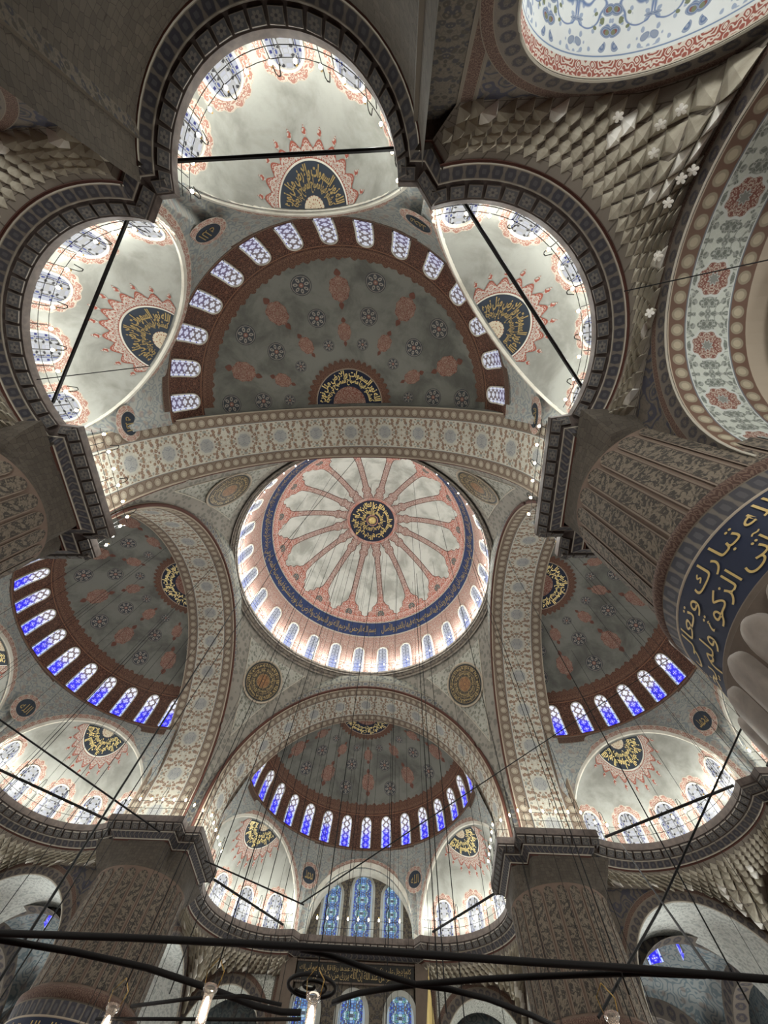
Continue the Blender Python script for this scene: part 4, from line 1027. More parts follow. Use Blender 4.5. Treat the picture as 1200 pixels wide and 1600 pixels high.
# ------------------------------------------------------------------ middle bay of the far (qibla) side
fa = pi
qv = SV+QC
e = obj('window_bay', None, rz=fa, label='arched bay with three tall stained windows on the far side', cat='wall', kind='structure')
mb = MB(); QB = 26.4
L = [(-WC, HC-.5)]+[(-WC*math.cos(t), ZC0+WC*math.sin(t)) for t in np.linspace(0, pi, 40)]+[(WC, HC-.5)]
mb.add([(x, -qv, z) for x, z in L]+[(x, -QB, z) for x, z in L], [(i, i+1, len(L)+i+1, len(L)+i) for i in range(len(L)-1)], [(i*.3, 0) for i in range(len(L))]+[(i*.3, 1.5) for i in range(len(L))], 0)
mb.add([(x, -QB, z) for x, z in L]+[(0, -QB, HC-.5)], [(i, i+1, len(L)) for i in range(len(L)-1)], [(x, z) for x, z in L]+[(0, HC-.5)], 1)
obj('bay_wall', mb.mesh('bay_wall', ['white_plaster', 'panel_floral']), e)
obj('archivolt', archivolt((0, -qv), (0, 1), WC, ZC0, .34, 'white_plaster', .10, .3), e); obj('archivolt', archivolt((0, -qv), (0, 1), WC+.34, ZC0, .3, 'red_scroll', .06), e)
for x, w_, h_, t in ((2.65, .78, 3.75, 'left'), (0, .92, 4.35, 'middle'), (-2.65, .78, 3.75, 'right')):
    fq = flat(np.array((x, -QB, 18.55)), (0, 1, 0)); window(lambda X, Y, o: fq(X, Y, o), w_, h_, 'glass_qibla', 'tall blue stained-glass window, %s of three in the far bay' % t, 'niche_plaster', .22, rz=fa)

# ------------------------------------------------------------------ walls below the cornice
ZW = HC-1.1
W1, W2 = 25.2, 12.3              # plan lines of the bay walls
A1C, A1W, A1Z, A1S = 9.35, 2.95, 15.5, 12.3     # small arch in W1
A2C, A2W, A2Z, A2S = 20.45, 4.45, 15.6, 10.9    # wide arch in W2
def el(c, w_, zc, zs, n=40): 
    t = np.linspace(0, pi, n); return np.stack([c+w_*np.cos(t), zs+(zc-zs)*np.sin(t)**.95], 1)
def arch_wall(a0, a1, ztop, c, w_, zc, zs, to, m_, depth, dirn, sm, name):
    """wall strip from a0..a1 (along), pierced by an arch; to(a, d, z) -> xyz, d away from the hall; returns MB"""
    mb = MB(); E_ = el(c, w_, zc, zs)
    for p, q in ((a0, c-w_), (c+w_, a1)):
        if q-p > .02: mb.add([to(p, 0, 0), to(q, 0, 0), to(q, 0, ztop), to(p, 0, ztop)], [(0, 1, 2, 3)], [(p, 0), (q, 0), (q, ztop), (p, ztop)], 0)
    V = [to(x, 0, z) for x, z in E_]+[to(x, 0, ztop) for x, z in E_]; k = len(E_)
    mb.add(V, [(i, i+1, k+i+1, k+i) for i in range(k-1)], [(x, z) for x, z in E_]+[(x, ztop) for x, z in E_], 0)
    s = np.concatenate([[0], np.cumsum(np.linalg.norm(np.diff(E_, axis=0), axis=1))]); s -= s[-1]/2
    Q = [(c+w_, 0)]+[tuple(p) for p in E_]+[(c-w_, 0)]; S_ = np.concatenate([[s[0]-zs], s, [s[-1]+zs]]); k = len(Q)
    mb.add([to(x, 0, z) for x, z in Q]+[to(x, depth, z) for x, z in Q], [(i, i+1, k+i+1, k+i) for i in range(k-1)], [(q, 0) for q in S_]+[(q, depth) for q in S_], 1)
    return mb
def arch_band(c, w_, zc, zs, o0, o1, to, m_, pr=.04, zmin=None):
    a = el(c, w_+o0, zc+o0, zs, 50); b = el(c, w_+o1, zc+o1, zs, 50); s = np.concatenate([[0], np.cumsum(np.linalg.norm(np.diff(a, axis=0), axis=1))]); k = len(a); mb = MB()
    mb.add([to(x, -pr, z) for x, z in a]+[to(x, -pr, z) for x, z in b], [(i, i+1, k+i+1, k+i) for i in range(k-1)], [(q, 0) for q in s]+[(q, 1) for q in s])
    return mb.mesh('arch_band', m_)
ring_lo = miter(FULL); RLO = ring_lo[0]+ring_lo[1]*.78
for nm, a in SIDES:
    s = SHORT[nm]
    for sg in (1, -1):
        which = {('rear', 1): 'right', ('rear', -1): 'left', ('front', 1): 'left', ('front', -1): 'right', ('right', 1): 'far', ('right', -1): 'near', ('left', 1): 'near', ('left', -1): 'far'}[(nm, sg)]
        to1 = lambda x, d, z: (sg*x, -(W1+d), z); to2 = lambda x, d, z: (sg*(W2+d), -x, z)
        ZT = ZW+.25
        e = obj('bay_wall', arch_wall(6.1, W2, ZT, A1C, A1W, A1Z, A1S, to1, None, 2.2, 1, None, '').mesh('bay_wall', ['qibla_tile' if nm == 'front' else 'panel_blue', 'qibla_tile' if nm == 'front' else 'lower_soffit']), rz=a, label='painted wall with a small arch at the %s end of the %s side' % (which, s), cat='wall', kind='structure')
        for o0, o1, m_ in ((.02, .52, 'leaf_band'), (.52, .82, 'dark_scroll')): obj('arch_band', arch_band(A1C, A1W, A1Z, A1S, o0, o1, to1, m_), e)
        mb = MB(); mb.tube([to1(x, -.05, z) for x, z in el(A1C, A1W, A1Z, A1S)], .035, 4); obj('arch_edge', mb.mesh('arch_edge', 'pale_line'), e)
        e = obj('bay_wall', arch_wall(15.6, W1, ZT, A2C, A2W, A2Z, A2S, to2, None, 3.7, 1, None, '').mesh('bay_wall', ['panel_blue', 'side_soffit' if nm == 'rear' else 'pale_soffit']), rz=a, label='painted wall with a wide arch at the %s corner of the %s side' % (which, s), cat='wall', kind='structure')
        for o0, o1, m_ in ((.02, .48, 'leaf_band'), (.48, .72, 'dark_scroll')): obj('arch_band', arch_band(A2C, A2W, A2Z, A2S, o0, o1, to2, m_), e)
        mb = MB(); mb.tube([to2(x, -.05, z) for x, z in el(A2C, A2W, A2Z, A2S)], .035, 4); obj('arch_edge', mb.mesh('arch_edge', 'pale_line'), e)
        # pilaster between the middle bay and the corner bay
        mb = MB(); x0, x1 = 4.35, 6.1
        for p, q, y, mi in ((x0, x0+.12, -.02, 1), (x0+.12, x1-.55, 0, 0), (x1-.55, x1-.47, -.02, 1), (x1-.47, x1-.08, -.01, 2), (x1-.08, x1, -.02, 1)):
            mb.add([to1(p, y, 0), to1(q, y, 0), to1(q, y, ZT), to1(p, y, ZT)], [(0, 1, 2, 3)], [(0, 0), (q-p if mi != 2 else 1, 0), (q-p if mi != 2 else 1, ZT), (0, ZT)] if mi != 2 else [(0, 0), (0, 1), (ZT, 1), (ZT, 0)], mi)
        mb.add([to1(x0, -.02, 0), to1(x0, 4.0, 0), to1(x0, 4.0, ZT), to1(x0, -.02, ZT)], [(0, 1, 2, 3)], [(0, 0), (4, 0), (4, ZT), (0, ZT)], 0)
        obj('pilaster', mb.mesh('pilaster', ['panel_floral', 'wall_line', 'dark_scroll']), rz=a, label='floral painted pilaster beside the middle bay, %s end of the %s side' % (which, s), cat='pilaster', kind='structure')
    # flat stone bed between the cornice foot and the walls behind it
    pl_ = FRONT if nm == 'front' else FULL; Pm, Nm, _ = miter(pl_); k0, k1 = 2, len(pl_)-3; mb = MB(); V = []; UV = []
    for k in range(k0, k1+1):
        nn_ = Nm[k]/max(np.linalg.norm(Nm[k]), 1e-6)
        for o_ in (.76, 2.6): V.append((Pm[k, 0]+nn_[0]*o_, -(Pm[k, 1]+nn_[1]*o_), ZW+.03+.002*(k % 3))); UV.append((k*.4, o_))
    mb.add(V, [(2*q, 2*q+1, 2*q+3, 2*q+2) for q in range(k1-k0)], UV)
    obj('cornice_bed', mb.mesh('cornice_bed', 'rubble'), rz=a, label='dark stone bed behind the cornices of the %s side' % s, cat='masonry', kind='structure')
    # back wall of the middle bay
    if nm != 'front':
        mb = MB(); pts = [(4.62*math.sin(t), CC[1]+4.62*math.cos(t)) for t in np.linspace(-pi/2, pi/2, 30)]
        mb.add([(x, -v, 0) for x, v in pts]+[(x, -v, ZW+.1) for x, v in pts], [(i, i+1, 30+i+1, 30+i) for i in range(29)], [(i*.5, 0) for i in range(30)]+[(i*.5, ZW) for i in range(30)])
        obj('bay_wall', mb.mesh('bay_wall', 'rubble'), rz=a, label='curved stone wall below the middle niche of the %s side' % s, cat='wall', kind='structure')
# squinches of faceted cells in the corner of every bay
def corner_curves(n):
    # upper curve follows the diagonal cornice, lower curve the two bay walls round the corner
    seg = np.array(RLO[iD0:iD1+1]); s = np.concatenate([[0], np.cumsum(np.linalg.norm(np.diff(seg, axis=0), axis=1))]); T = np.linspace(0, s[-1], n)
    U = np.stack([np.interp(T, s, seg[:, 0]), np.interp(T, s, seg[:, 1]), np.full(n, ZW-.02)], 1)
    l2 = W1-16.2; l1 = W2-5.6; q = np.linspace(0, 1, n); B = []
    for f in q:
        f2 = f/.53
        if f2 <= 1:
            v = 16.2+l2*f2; z = 16.15
            if v > A2C:
                t = min((v-A2C)/(A2W+.75), .999); z = min(16.15, A2S+(A2Z+.75-A2S)*math.sqrt(1-t*t))
            B.append((W2, v, max(z, 12.0)))
        else:
            u = W2-l1*(f-.53)/.47; z = 16.1
            if u > A1C:
                t = min((u-A1C)/(A1W+.85), .999); z = min(16.1, A1S+(A1Z+.85-A1S)*math.sqrt(1-t*t))
            B.append((u, W1, max(z, 12.0)))
    return U, np.array(B)
def squinch(a, sg, label, single):
    n = 61; U, B = corner_curves(n)
    X = lambda p: (sg*p[0], -p[1], p[2])
    mb = MB(); nv = 8; V = []; UV = []
    for i in range(n):
        for k in range(nv+1): 
            p = U[i]+(B[i]-U[i])*k/nv; V.append(X(p)); UV.append((i*.22, k*.3))
    mb.add(V, gridfaces(n-1, nv), UV)
    e = obj('squinch', mb.mesh('squinch', 'squinch_back'), rz=a, label=label, cat='squinch', kind='structure')
    cells = MB()
    row = 0; d0 = .18
    while d0 < 7:
        ncol = max(14, 34-2*row); step = .27+.035*row
        for j in range(ncol):
            f = (j+(.5 if row % 2 else 0)+.25)/ncol
            if f > .985: continue
            def S(ff, dd):
                x = max(0, min(1, ff))*(n-1); i = min(int(x), n-2); t = x-i; u_ = U[i]*(1-t)+U[i+1]*t; b_ = B[i]*(1-t)+B[i+1]*t; L = np.linalg.norm(b_-u_); return u_+(b_-u_)*min(1.05, dd/max(L, .01)), L
            _, L = S(f, d0)
            if d0+step*1.3 > L or L < 1.25: continue
            hw = .5/ncol; h = step*1.9
            c, _ = S(f, d0+h*.45); nrm = np.array((7.5-c[0], 18.5-c[1], -3.5)); nrm /= np.linalg.norm(nrm)
            dep = .13+.055*row
            top, _ = S(f, d0); bot, _ = S(f, d0+h); lf, _ = S(f-hw, d0+h*.5); rt, _ = S(f+hw, d0+h*.5); ri = c+nrm*dep; rj = S(f, d0+h*.78)[0]+nrm*dep*1.25
            V = [X(p) for p in (top, lf, bot, rt, ri, rj)]; F = [(0, 1, 4), (0, 4, 3), (1, 5, 4), (4, 5, 3), (1, 2, 5), (5, 2, 3)]
            pale = (row*7+j*3) % 4 == 0 and d0 > 1.0
            if single:
                co = obj('squinch_cell', mesh('squinch_cell', V, F, 'muqarnas_pale' if pale else 'muqarnas'), e)
                if row > 3 and (row+j) % 3 == 0:
                    q_ = np.array(X(rj)); nw = np.array((sg*nrm[0], -nrm[1], nrm[2])); t1 = np.cross(nw, (0, 0, 1)); t1 /= np.linalg.norm(t1); t2 = np.cross(nw, t1)
                    pv = [q_+nw*.06]+[q_+nw*.03+(t1*math.cos(an)+t2*math.sin(an))*(.075+.075*abs(math.cos(2.5*an))**.6) for an in np.linspace(0, 2*pi, 31)[:-1]]
                    obj('flower', mesh('flower', pv, [(0, k_+1, (k_+1) % 30+1) for k_ in range(30)], 'muqarnas_pale'), co)
            else: cells.add(V, F, None, 1 if pale else 0)
        d0 += step; row += 1
    if not single: obj('squinch_cells', cells.mesh('squinch_cells', ['muqarnas', 'muqarnas_pale']), e, kind='stuff')
for nm, a in SIDES:
    for sg in (1, -1):
        which = {('rear', 1): 'right', ('rear', -1): 'left', ('front', 1): 'left', ('front', -1): 'right', ('right', 1): 'far', ('right', -1): 'near', ('left', 1): 'near', ('left', -1): 'far'}[(nm, sg)]
        squinch(a, sg, 'faceted stalactite squinch below the %s niche of the %s side' % (which, SHORT[nm]), nm == 'rear')

# ------------------------------------------------------------------ far wall below its cornice
e = obj('wall_qibla', None, rz=pi, label='far prayer wall with inscription panel and arched windows', cat='wall', kind='structure')
mb = MB(); mb.add([(-4.4, -24.75, 0), (4.4, -24.75, 0), (4.4, -24.75, ZW+.1), (-4.4, -24.75, ZW+.1)], [(0, 1, 2, 3)], [(-4.4, 0), (4.4, 0), (4.4, ZW), (-4.4, ZW)])
obj('wall_face', mb.mesh('wall_face', 'panel_floral'), e)
for x in (-5.1, 5.1):
    mb = MB(); mb.box((x, -24.8, ZW/2), (1.1, .5, ZW)); obj('pier_strip', mb.mesh('pier_strip', 'shaft_stone'), e)
pb = MB(); pb.box((0, -24.70, 16.22), (8.9, .1, .98)); pn = obj('inscription_panel', pb.mesh('inscription_panel', 'panel_black'), e, label='long dark inscription panel with gold script')
pf = flat(np.array((0, -24.64, 15.78)), (0, 1, 0))
obj('lettering', script_mesh('lettering', script('كلما دخل عليها زكريا المحراب وجد عندها رزقا قال يا مريم أنى لك هذا قالت هو من عند الله إن الله يرزق من يشاء بغير حساب', 2, .0), lambda x, y: pf((x-.5)*8.5, y*.88), 'gold_dull'), pn)
mb = MB(); 
for z in (15.68, 16.76): mb.box((0, -24.66, z), (9.0, .14, .09))
obj('panel_rim', mb.mesh('panel_rim', 'shaft_stone'), pn)
for x, t in ((3.45, 'left'), (0, 'middle'), (-3.45, 'right')):
    fq = flat(np.array((x, -24.72, 10.6)), (0, 1, 0)); window(lambda X, Y, o: fq(X, Y, o), .95, 4.6, 'glass_qibla', 'pointed stained window low on the far wall, %s of three' % t, 'niche_plaster', .3, rz=pi)

# ------------------------------------------------------------------ corner bays (vaults seen through the wide arches)
for nm, (sx, sy) in {'near right': (1, -1), 'far right': (1, 1), 'far left': (-1, 1), 'near left': (-1, -1)}.items():
    c = 21.2; hw = 5.4; 
    def vault(U, V):
        x = -hw+2*hw*U; y = -hw+2*hw*V; r2 = x*x+y*y; z = 8.0+np.sqrt(np.maximum(9.6**2-r2, 0)); return sx*(c+x), sy*(c+y), z
    v = obj('ceiling_vault', grid('ceiling_vault', vault, 30, 30, 'aisle_paint', lambda U, V: (U*10.8, V*10.8)), label='painted vault over the %s corner bay' % nm, cat='vault', kind='structure')
    mb = MB()
    for k in range(4):     # arches carrying the vault
        for f in (0,):
            P = [(4.6*math.cos(t), 10.8+4.6*math.sin(t)) for t in np.linspace(0, pi, 24)]
            Q = [(5.4*math.cos(t), 10.8+5.6*math.sin(t)) for t in np.linspace(0, pi, 24)]
            aa_ = k*pi/2
            W = lambda p, d: tuple(np.array((sx*(c+rot2(p[0], hw+d, aa_)[0]), sy*(c+rot2(p[0], hw+d, aa_)[1]), p[1])))
            mb.add([W(p, -.6) for p in P]+[W(p, -.6) for p in Q], [(i, i+1, 24+i+1, 24+i) for i in range(23)], [(i*.4, 0) for i in range(24)]+[(i*.4, 1) for i in range(24)])
            mb.add([W(p, -.6) for p in P]+[W(p, .4) for p in P], [(i, i+1, 24+i+1, 24+i) for i in range(23)], [(i*.4, 0) for i in range(24)]+[(i*.4, 1) for i in range(24)])
    obj('vault_rib', mb.mesh('vault_rib', 'leaf_band'), v)
def on_vault(px, py, sx, sy):
    o, d = ray(px, py); c_ = Vector((sx*21.2, sy*21.2, 8.0)); oc = o-c_; a_ = d.dot(d); b_ = 2*d.dot(oc); q_ = oc.dot(oc)-9.55**2
    return np.array(o+d*((-b_+math.sqrt(b_*b_-4*a_*q_))/(2*a_))), np.array(c_)
for px, py, sx, sy, t in ((1017, 1482, 1, 1, 'left'), (1060, 1470, 1, 1, 'right'), (80, 1423, -1, 1, 'only')):
    P, c_ = on_vault(px, py, sx, sy); nr = c_-P; nr[2] = 0; fq = flat(P, nr, .12)
    window(lambda X, Y, o: fq(X, Y-.8, o), .5, 1.7, 'glass_blue', 'small blue window in the vault of the far %s corner bay, %s' % ('right' if sx > 0 else 'left', t+' one' if t == 'only' else t+' of two'), 'white_plaster', .08)
# daylight windows of the outer aisles
for nm, a in SIDES:
    for k, x in enumerate((-20, -9.4, 9.4, 20)):
        for z0 in (4.2,):
            fq = flat(np.array((x, -OUT+.05, z0)), (0, 1, 0)); window(lambda X, Y, o: fq(X, Y, o), 1.5, 5.2, 'day_glass', 'tall plain aisle window on the %s outer wall, %s from its left end' % (SHORT[nm], ORD[k]), 'white_plaster', .15, rz=a)

# ------------------------------------------------------------------ piers
PCN, PR0 = 13.3, 2.85
NFL = 24
def flute_upper():
    w_ = 2*pi/NFL*.5; zt, zb = 15.3, 10.55; V = []; UV = []; F = []
    rows = [zb+(zt-.45-zb)*k/6 for k in range(7)]+[zt-.45+.45*math.sin(t) for t in np.linspace(.3, pi/2, 5)]
    wid = [1]*7+[math.cos(t) for t in np.linspace(.3, pi/2, 5)]
    for z, f in zip(rows, wid):
        for k in range(5):
            q = -1+2*k/4; V.append(((PR0+.05-.035*(1-q*q)*f)*math.cos(q*f*w_*.86), (PR0+.05-.035*(1-q*q)*f)*math.sin(q*f*w_*.86), z)); UV.append((q*f, z))
    return mesh('flute', V, [(i*5+k, i*5+k+1, (i+1)*5+k+1, (i+1)*5+k) for i in range(len(rows)-1) for k in range(4)], 'shaft_leaf', uv=UV, smooth=True)
def flute_lower():
    w_ = 2*pi/NFL*.5; zt, zb = 7.7, 0.0; V = []; F = []; R0 = 3.22
    rows = [zb+(zt-.4-zb)*k/3 for k in range(4)]+[zt-.4+.4*math.sin(t) for t in np.linspace(.25, pi/2-.03, 8)]
    wid = [1]*4+[math.cos(t) for t in np.linspace(.25, pi/2-.03, 8)]
    for z, f in zip(rows, wid):
        for k in range(7):
            q = -1+2*k/6; b = math.sqrt(max(0, 1-q*q)); V.append(((R0-.03+.17*b*f**.5)*math.cos(q*f*w_*.96), (R0-.03+.17*b*f**.5)*math.sin(q*f*w_*.96), z))
    return mesh('flute', V, [(i*7+k, i*7+k+1, (i+1)*7+k+1, (i+1)*7+k) for i in range(len(rows)-1) for k in range(6)], 'marble', smooth=True)
FU, FLW = flute_upper(), flute_lower()
def lathe_uv(name, prof, m_, n=96, uvv=True):
    P = np.array(prof); s = np.concatenate([[0], np.cumsum(np.linalg.norm(np.diff(P, axis=0), axis=1))])
    V = []; UV = []
    for (r, z), q in zip(prof, s):
        for k in range(n+1): t = 2*pi*k/n; V.append((r*math.cos(t), r*math.sin(t), z)); UV.append((t*3, q/s[-1]))
    return mesh(name, V, [(i*(n+1)+k, i*(n+1)+k+1, (i+1)*(n+1)+k+1, (i+1)*(n+1)+k) for i in range(len(prof)-1) for k in range(n)], m_, uv=UV, smooth=True)
body = lathe_uv('shaft', [(PR0+.03, 15.42), (PR0+.005, 15.35), (PR0+.005, 10.3)], 'shaft_ridge'); low_body = lathe_uv('base_shaft', [(3.22, 7.75), (3.21, 7.6), (3.21, 0)], 'shaft_stone')
tor = lathe_uv('torus', [(2.87, 10.45), (3.0, 10.42), (3.12, 10.3), (3.14, 10.15), (3.1, 10.0), (3.02, 9.95)], 'dark_scroll'); tor2 = lathe_uv('palmette_course', [(3.02, 9.95), (3.1, 9.9), (3.02, 9.5), (3.08, 9.42)], 'palmette')
band = lathe_uv('inscription_band', [(3.08, 9.42), (3.08, 7.95)], 'navy'); tor3 = lathe_uv('lower_torus', [(3.08, 7.97), (3.15, 7.95), (3.18, 7.89), (3.15, 7.83), (3.22, 7.74)], 'shaft_stone')
tline = lathe_uv('band_line', [(3.08, 9.44), (3.10, 9.42), (3.10, 9.39), (3.08, 9.37)], 'stone_line')
PT = 'قال الله تبارك وتعالى إنما يعمر مساجد الله من آمن بالله واليوم الآخر وأقام الصلوة وآتى الزكوة ولم يخش إلا الله فعسى أولئك أن يكونوا من المهتدين صدق الله'
ptxt = script(PT, 2, -.002)
ptm = script_mesh('lettering', ptxt, lambda x, y: (3.11*np.cos(x*2*pi*.98), 3.11*np.sin(x*2*pi*.98), 8.02+1.36*y), 'gold_mid')
# cap between round shaft and stepped cornice
def cap_mesh():
    P, N, _ = miter(FULL); st = [(-1.0, 0)]
    lowp = [tuple(P[k]+N[k]*.78) for k in (1, 2)]
    V = []; n = 64; loop = []
    q = WALL+.03
    sq = [(DF+q-PCN, PF+q-PCN), (LF-PCN+.4, PF+q-PCN), (LF-PCN+.4, LF-PCN+.4), (PF+q-PCN, LF-PCN+.4), (PF+q-PCN, DF+q-PCN), (DF+q-PCN, DF+q-PCN)]
    sq = np.array(sq+[sq[0]]); 
    for k in range(n):      # intersect rays with the stepped outline
        t = 2*pi*k/n; d = np.array((math.cos(t), math.sin(t))); best = 9
        for i in range(6):
            a_, b_ = sq[i], sq[i+1]; m_ = np.array([d, a_-b_]).T
            if abs(np.linalg.det(m_)) < 1e-6: continue
            s_, u_ = np.linalg.solve(m_, a_)
            if s_ > 0 and -.001 <= u_ <= 1.001: best = min(best, s_)
        loop.append(d*best)
    for z, f in ((15.42, 0), (15.6, .25), (16.2, .7), (ZW+.02, 1.0)):
        for k in range(n):
            t = 2*pi*k/n; c = np.array((math.cos(t), math.sin(t)))*(PR0+.01); p = c*(1-f)+loop[k]*f; V.append((p[0], p[1], z))
    F = [(i*n+k, i*n+(k+1) % n, (i+1)*n+(k+1) % n, (i+1)*n+k) for i in range(3) for k in range(n)]
    return mesh('pier_cap', V, F, 'rubble', uv=[(k % n*.3, k//n*.7) for k in range(4*n)])
CAP = cap_mesh()
for nm, (sx, sy), lab in (('near_right', (1, -1), 'massive round fluted pier at the right edge with gold inscription band'), ('far_right', (1, 1), 'massive round fluted pier on the far right'), ('far_left', (-1, 1), 'massive round fluted pier on the far left'), ('near_left', (-1, -1), 'massive round fluted pier at the left edge')):
    e = obj('pier', None, loc=(sx*PCN, sy*PCN, 0), label=lab, cat='pier', kind='structure')
    ra = math.atan2(sy, sx)-pi/4
    sh = obj('shaft', body, e); obj('pier_cap', CAP, e, rz=ra); obj('torus', tor, e); obj('palmette_course', tor2, e); obj('lower_torus', tor3, e)
    b_ = obj('inscription_band', band, e, rz=0); obj('band_line', tline, b_)
    dirc = math.atan2(CY-sy*PCN, CX-sx*PCN)
    obj('lettering', ptm, b_, rz=dirc-2*pi*.86 if nm == 'near_right' else dirc, label='gold Arabic lettering')
    lb = obj('base_shaft', low_body, e)
    for k in range(NFL):
        obj('flute', FU, sh, rz=2*pi*(k+.5)/NFL); obj('flute', FLW, lb, rz=2*pi*(k+.5)/NFL)

# ------------------------------------------------------------------ lamps along the cornices
def bulb_mesh():
    mb = MB(); mb.lathe([(0, -.11), (.05, -.085), (.07, -.025), (.05, .04), (.025, .09)], 8); return mb.mesh('bulb', 'bulb', True)
def socket_mesh():
    mb = MB(); mb.lathe([(.035, .09), (.04, .17), (.0, .18)], 6); return mb.mesh('socket', 'brass')
def arm_mesh():   # local: y away from hall; post rises from the cornice, hook bends back over it
    mb = MB(); mb.tube([(0, .1, -1.03), (0, .1, .70)], .02, 4); mb.tube([(0, .1, .68), (.05, .1, .84), (.14, .1, .84), (.24, .1, .30)], .022, 4); mb.tube([(0, .1, .1), (0, 0, .12)], .014, 4); return mb.mesh('arm', 'iron')
BU, SO, AM = bulb_mesh(), socket_mesh(), arm_mesh()
PL = bpy.data.lights.new('bulb_light', 'POINT'); PL.energy = BULB_W; PL.color = (.98, 1, .945); PL.shadow_soft_size = .2
PD = bpy.data.lights.new('dome_bulb_light', 'POINT'); PD.energy = DOME_W; PD.color = (.97, 1, .96); PD.shadow_soft_size = .16
def lamp(mtx, label, group, light, arm=True):
    e = obj('cornice_lamp', None, label=label, cat='lamp', group=group, mtx=mtx)
    so = obj('socket', SO, e); obj('bulb', BU, so)
    if arm: obj('arm', AM, e)
    if light is None: return
    l = bpy.data.objects.new('lamp_light', light); COL.objects.link(l); l.parent = e; l.location = (0, -.36, 0)
LZ = HC+1.02
for seg, runs, a, place in CORN:
    k = 0; rails = MB(); posts = []
    for r in runs:
        ln = np.linalg.norm(np.diff(np.array(r), axis=0), axis=1).sum()
        if ln < .9: continue
        P, N = resample(r, .84, .1)
        for j, (p, n) in enumerate(zip(P, N)):
            p = p+n*.02
            m_ = Matrix.Rotation(a, 4, 'Z') @ Matrix(((n[1], n[0], 0, p[0]), (n[0], -n[1], 0, -p[1]), (0, 0, 1, LZ), (0, 0, 0, 1)))
            lamp(m_, 'small glowing bulb on the %s' % place, 'bulbs on the %s' % place, PL if j % 2 == 0 else None, j % 2 == 1)
        for z, o in ((HC+.95, .08), (HC+.5, .14)):
            Q, n2 = resample(r, .42); Q = Q+n2*o
            if len(Q) > 1: rails.tube([(x, -y, z) for x, y in Q], .014, 4)
        for p, n in zip(*resample(r, 1.7, .05)): posts.append((p+n*.14, n))
    if rails.V:
        e = obj('lamp_rail', None, rz=a, label='thin iron lamp rail along the %s' % place, cat='rail'); obj('rail', rails.mesh('rail', 'iron'), e)
        for p, n in posts:
            mb = MB(); mb.tube([(p[0], -p[1], HC-.02), (p[0], -p[1], HC+.98)], .018, 4); obj('post', mb.mesh('post', 'iron'), e)
for k in range(56):
    t = 2*pi*(k+.5)/56 - R_(.95) ; r = 11.6
    x, y = r*math.sin(t), r*math.cos(t)
    lamp(Matrix(((math.cos(t), math.sin(t), 0, x), (-math.sin(t), math.cos(t), 0, y), (0, 0, 1, 34.05), (0, 0, 0, 1))), 'small glowing bulb on the ring at the foot of the main dome', 'bulbs around the main dome', PD if k % 2 == 0 else None, False)
mb = MB()
for z in (34.22, 33.75): mb.tube([(11.72*math.cos(t), 11.72*math.sin(t), z) for t in np.linspace(0, 2*pi, 97)[:-1]], .02, 4, closed=True)
e = obj('lamp_rail', None, label='round iron lamp rail at the foot of the main dome', cat='rail'); obj('rail', mb.mesh('rail', 'iron'), e)
for k in range(28):
    t = 2*pi*k/28; mb = MB(); mb.tube([(11.72*math.cos(t), 11.72*math.sin(t), 33.15), (11.72*math.cos(t), 11.72*math.sin(t), 34.24)], .02, 4); obj('post', mb.mesh('post', 'iron'), e)

# ------------------------------------------------------------------ tie rods across the niches
def tie(p, q, r, label, m_='bar_iron'):
    mb = MB(); mb.tube([p, q], r, 6); return obj('tie_rod', mb.mesh('tie_rod', m_), label=label, cat='tie rod')
for nm, a in SIDES:
    s = SHORT[nm]
    for sg in (1, -1):
        which = {('rear', 1): 'right', ('rear', -1): 'left', ('front', 1): 'left', ('front', -1): 'right', ('right', 1): 'far', ('right', -1): 'near', ('left', 1): 'near', ('left', -1): 'far'}[(nm, sg)]
        p = np.array((sg*6.0, 23.75)); q = np.array((sg*11.3, 17.1))
        P = rot2(p[0], -p[1], a); Q = rot2(q[0], -q[1], a); tie((*P, 18.35), (*Q, 18.35), .075, 'black iron tie rod across the %s niche of the %s side' % (which, s))
    if nm != 'front':
        P = rot2(4.3, -25.15, a); Q = rot2(-4.3, -25.15, a); tie((*P, 18.35), (*Q, 18.35), .075, 'black iron tie rod across the middle niche of the %s side' % s)

# ------------------------------------------------------------------ hanging wires and cables
def cable(p, q, r, label, group=None, name='cable'):
    mb = MB(); mb.tube([p, q], r, 5); return obj(name, mb.mesh(name, 'black_cable'), label=label, cat='cable', group=group)
def surf_z(x, y):
    r = math.hypot(x, y)
    return DZ+math.sqrt(max(DR**2-r*r, 0)) if r < 11.2 else 30.5
sp_x = aty(669, 1510, 19.0).x
wires = []
random.seed(11)
for ring, n in ((2.4, 6), (5.2, 10), (8.4, 12), (10.6, 14)):
    for k in range(n):
        t = 2*pi*k/n+random.uniform(-.12, .12); wires.append((ring*math.sin(t), ring*math.cos(t), surf_z(ring*math.sin(t), ring*math.cos(t)), {2.4: 'close to the crown medallion', 5.2: 'midway up the ribs', 8.4: 'low on the ribs', 10.6: 'near the inscription band'}[ring]))
wires += [(0, 0, 46.2, 'to the gilt boss')]
for x, y, z, wl in wires:
    if y < -9 or math.hypot(x-sp_x, y-19.0) < 1.6: continue
    cable((x, y, z-.05), (x, y, 4.6), .011, 'thin vertical wire hanging in the main dome, fixed %s' % wl, 'dome wires fixed %s' % wl, 'hanging_wire')
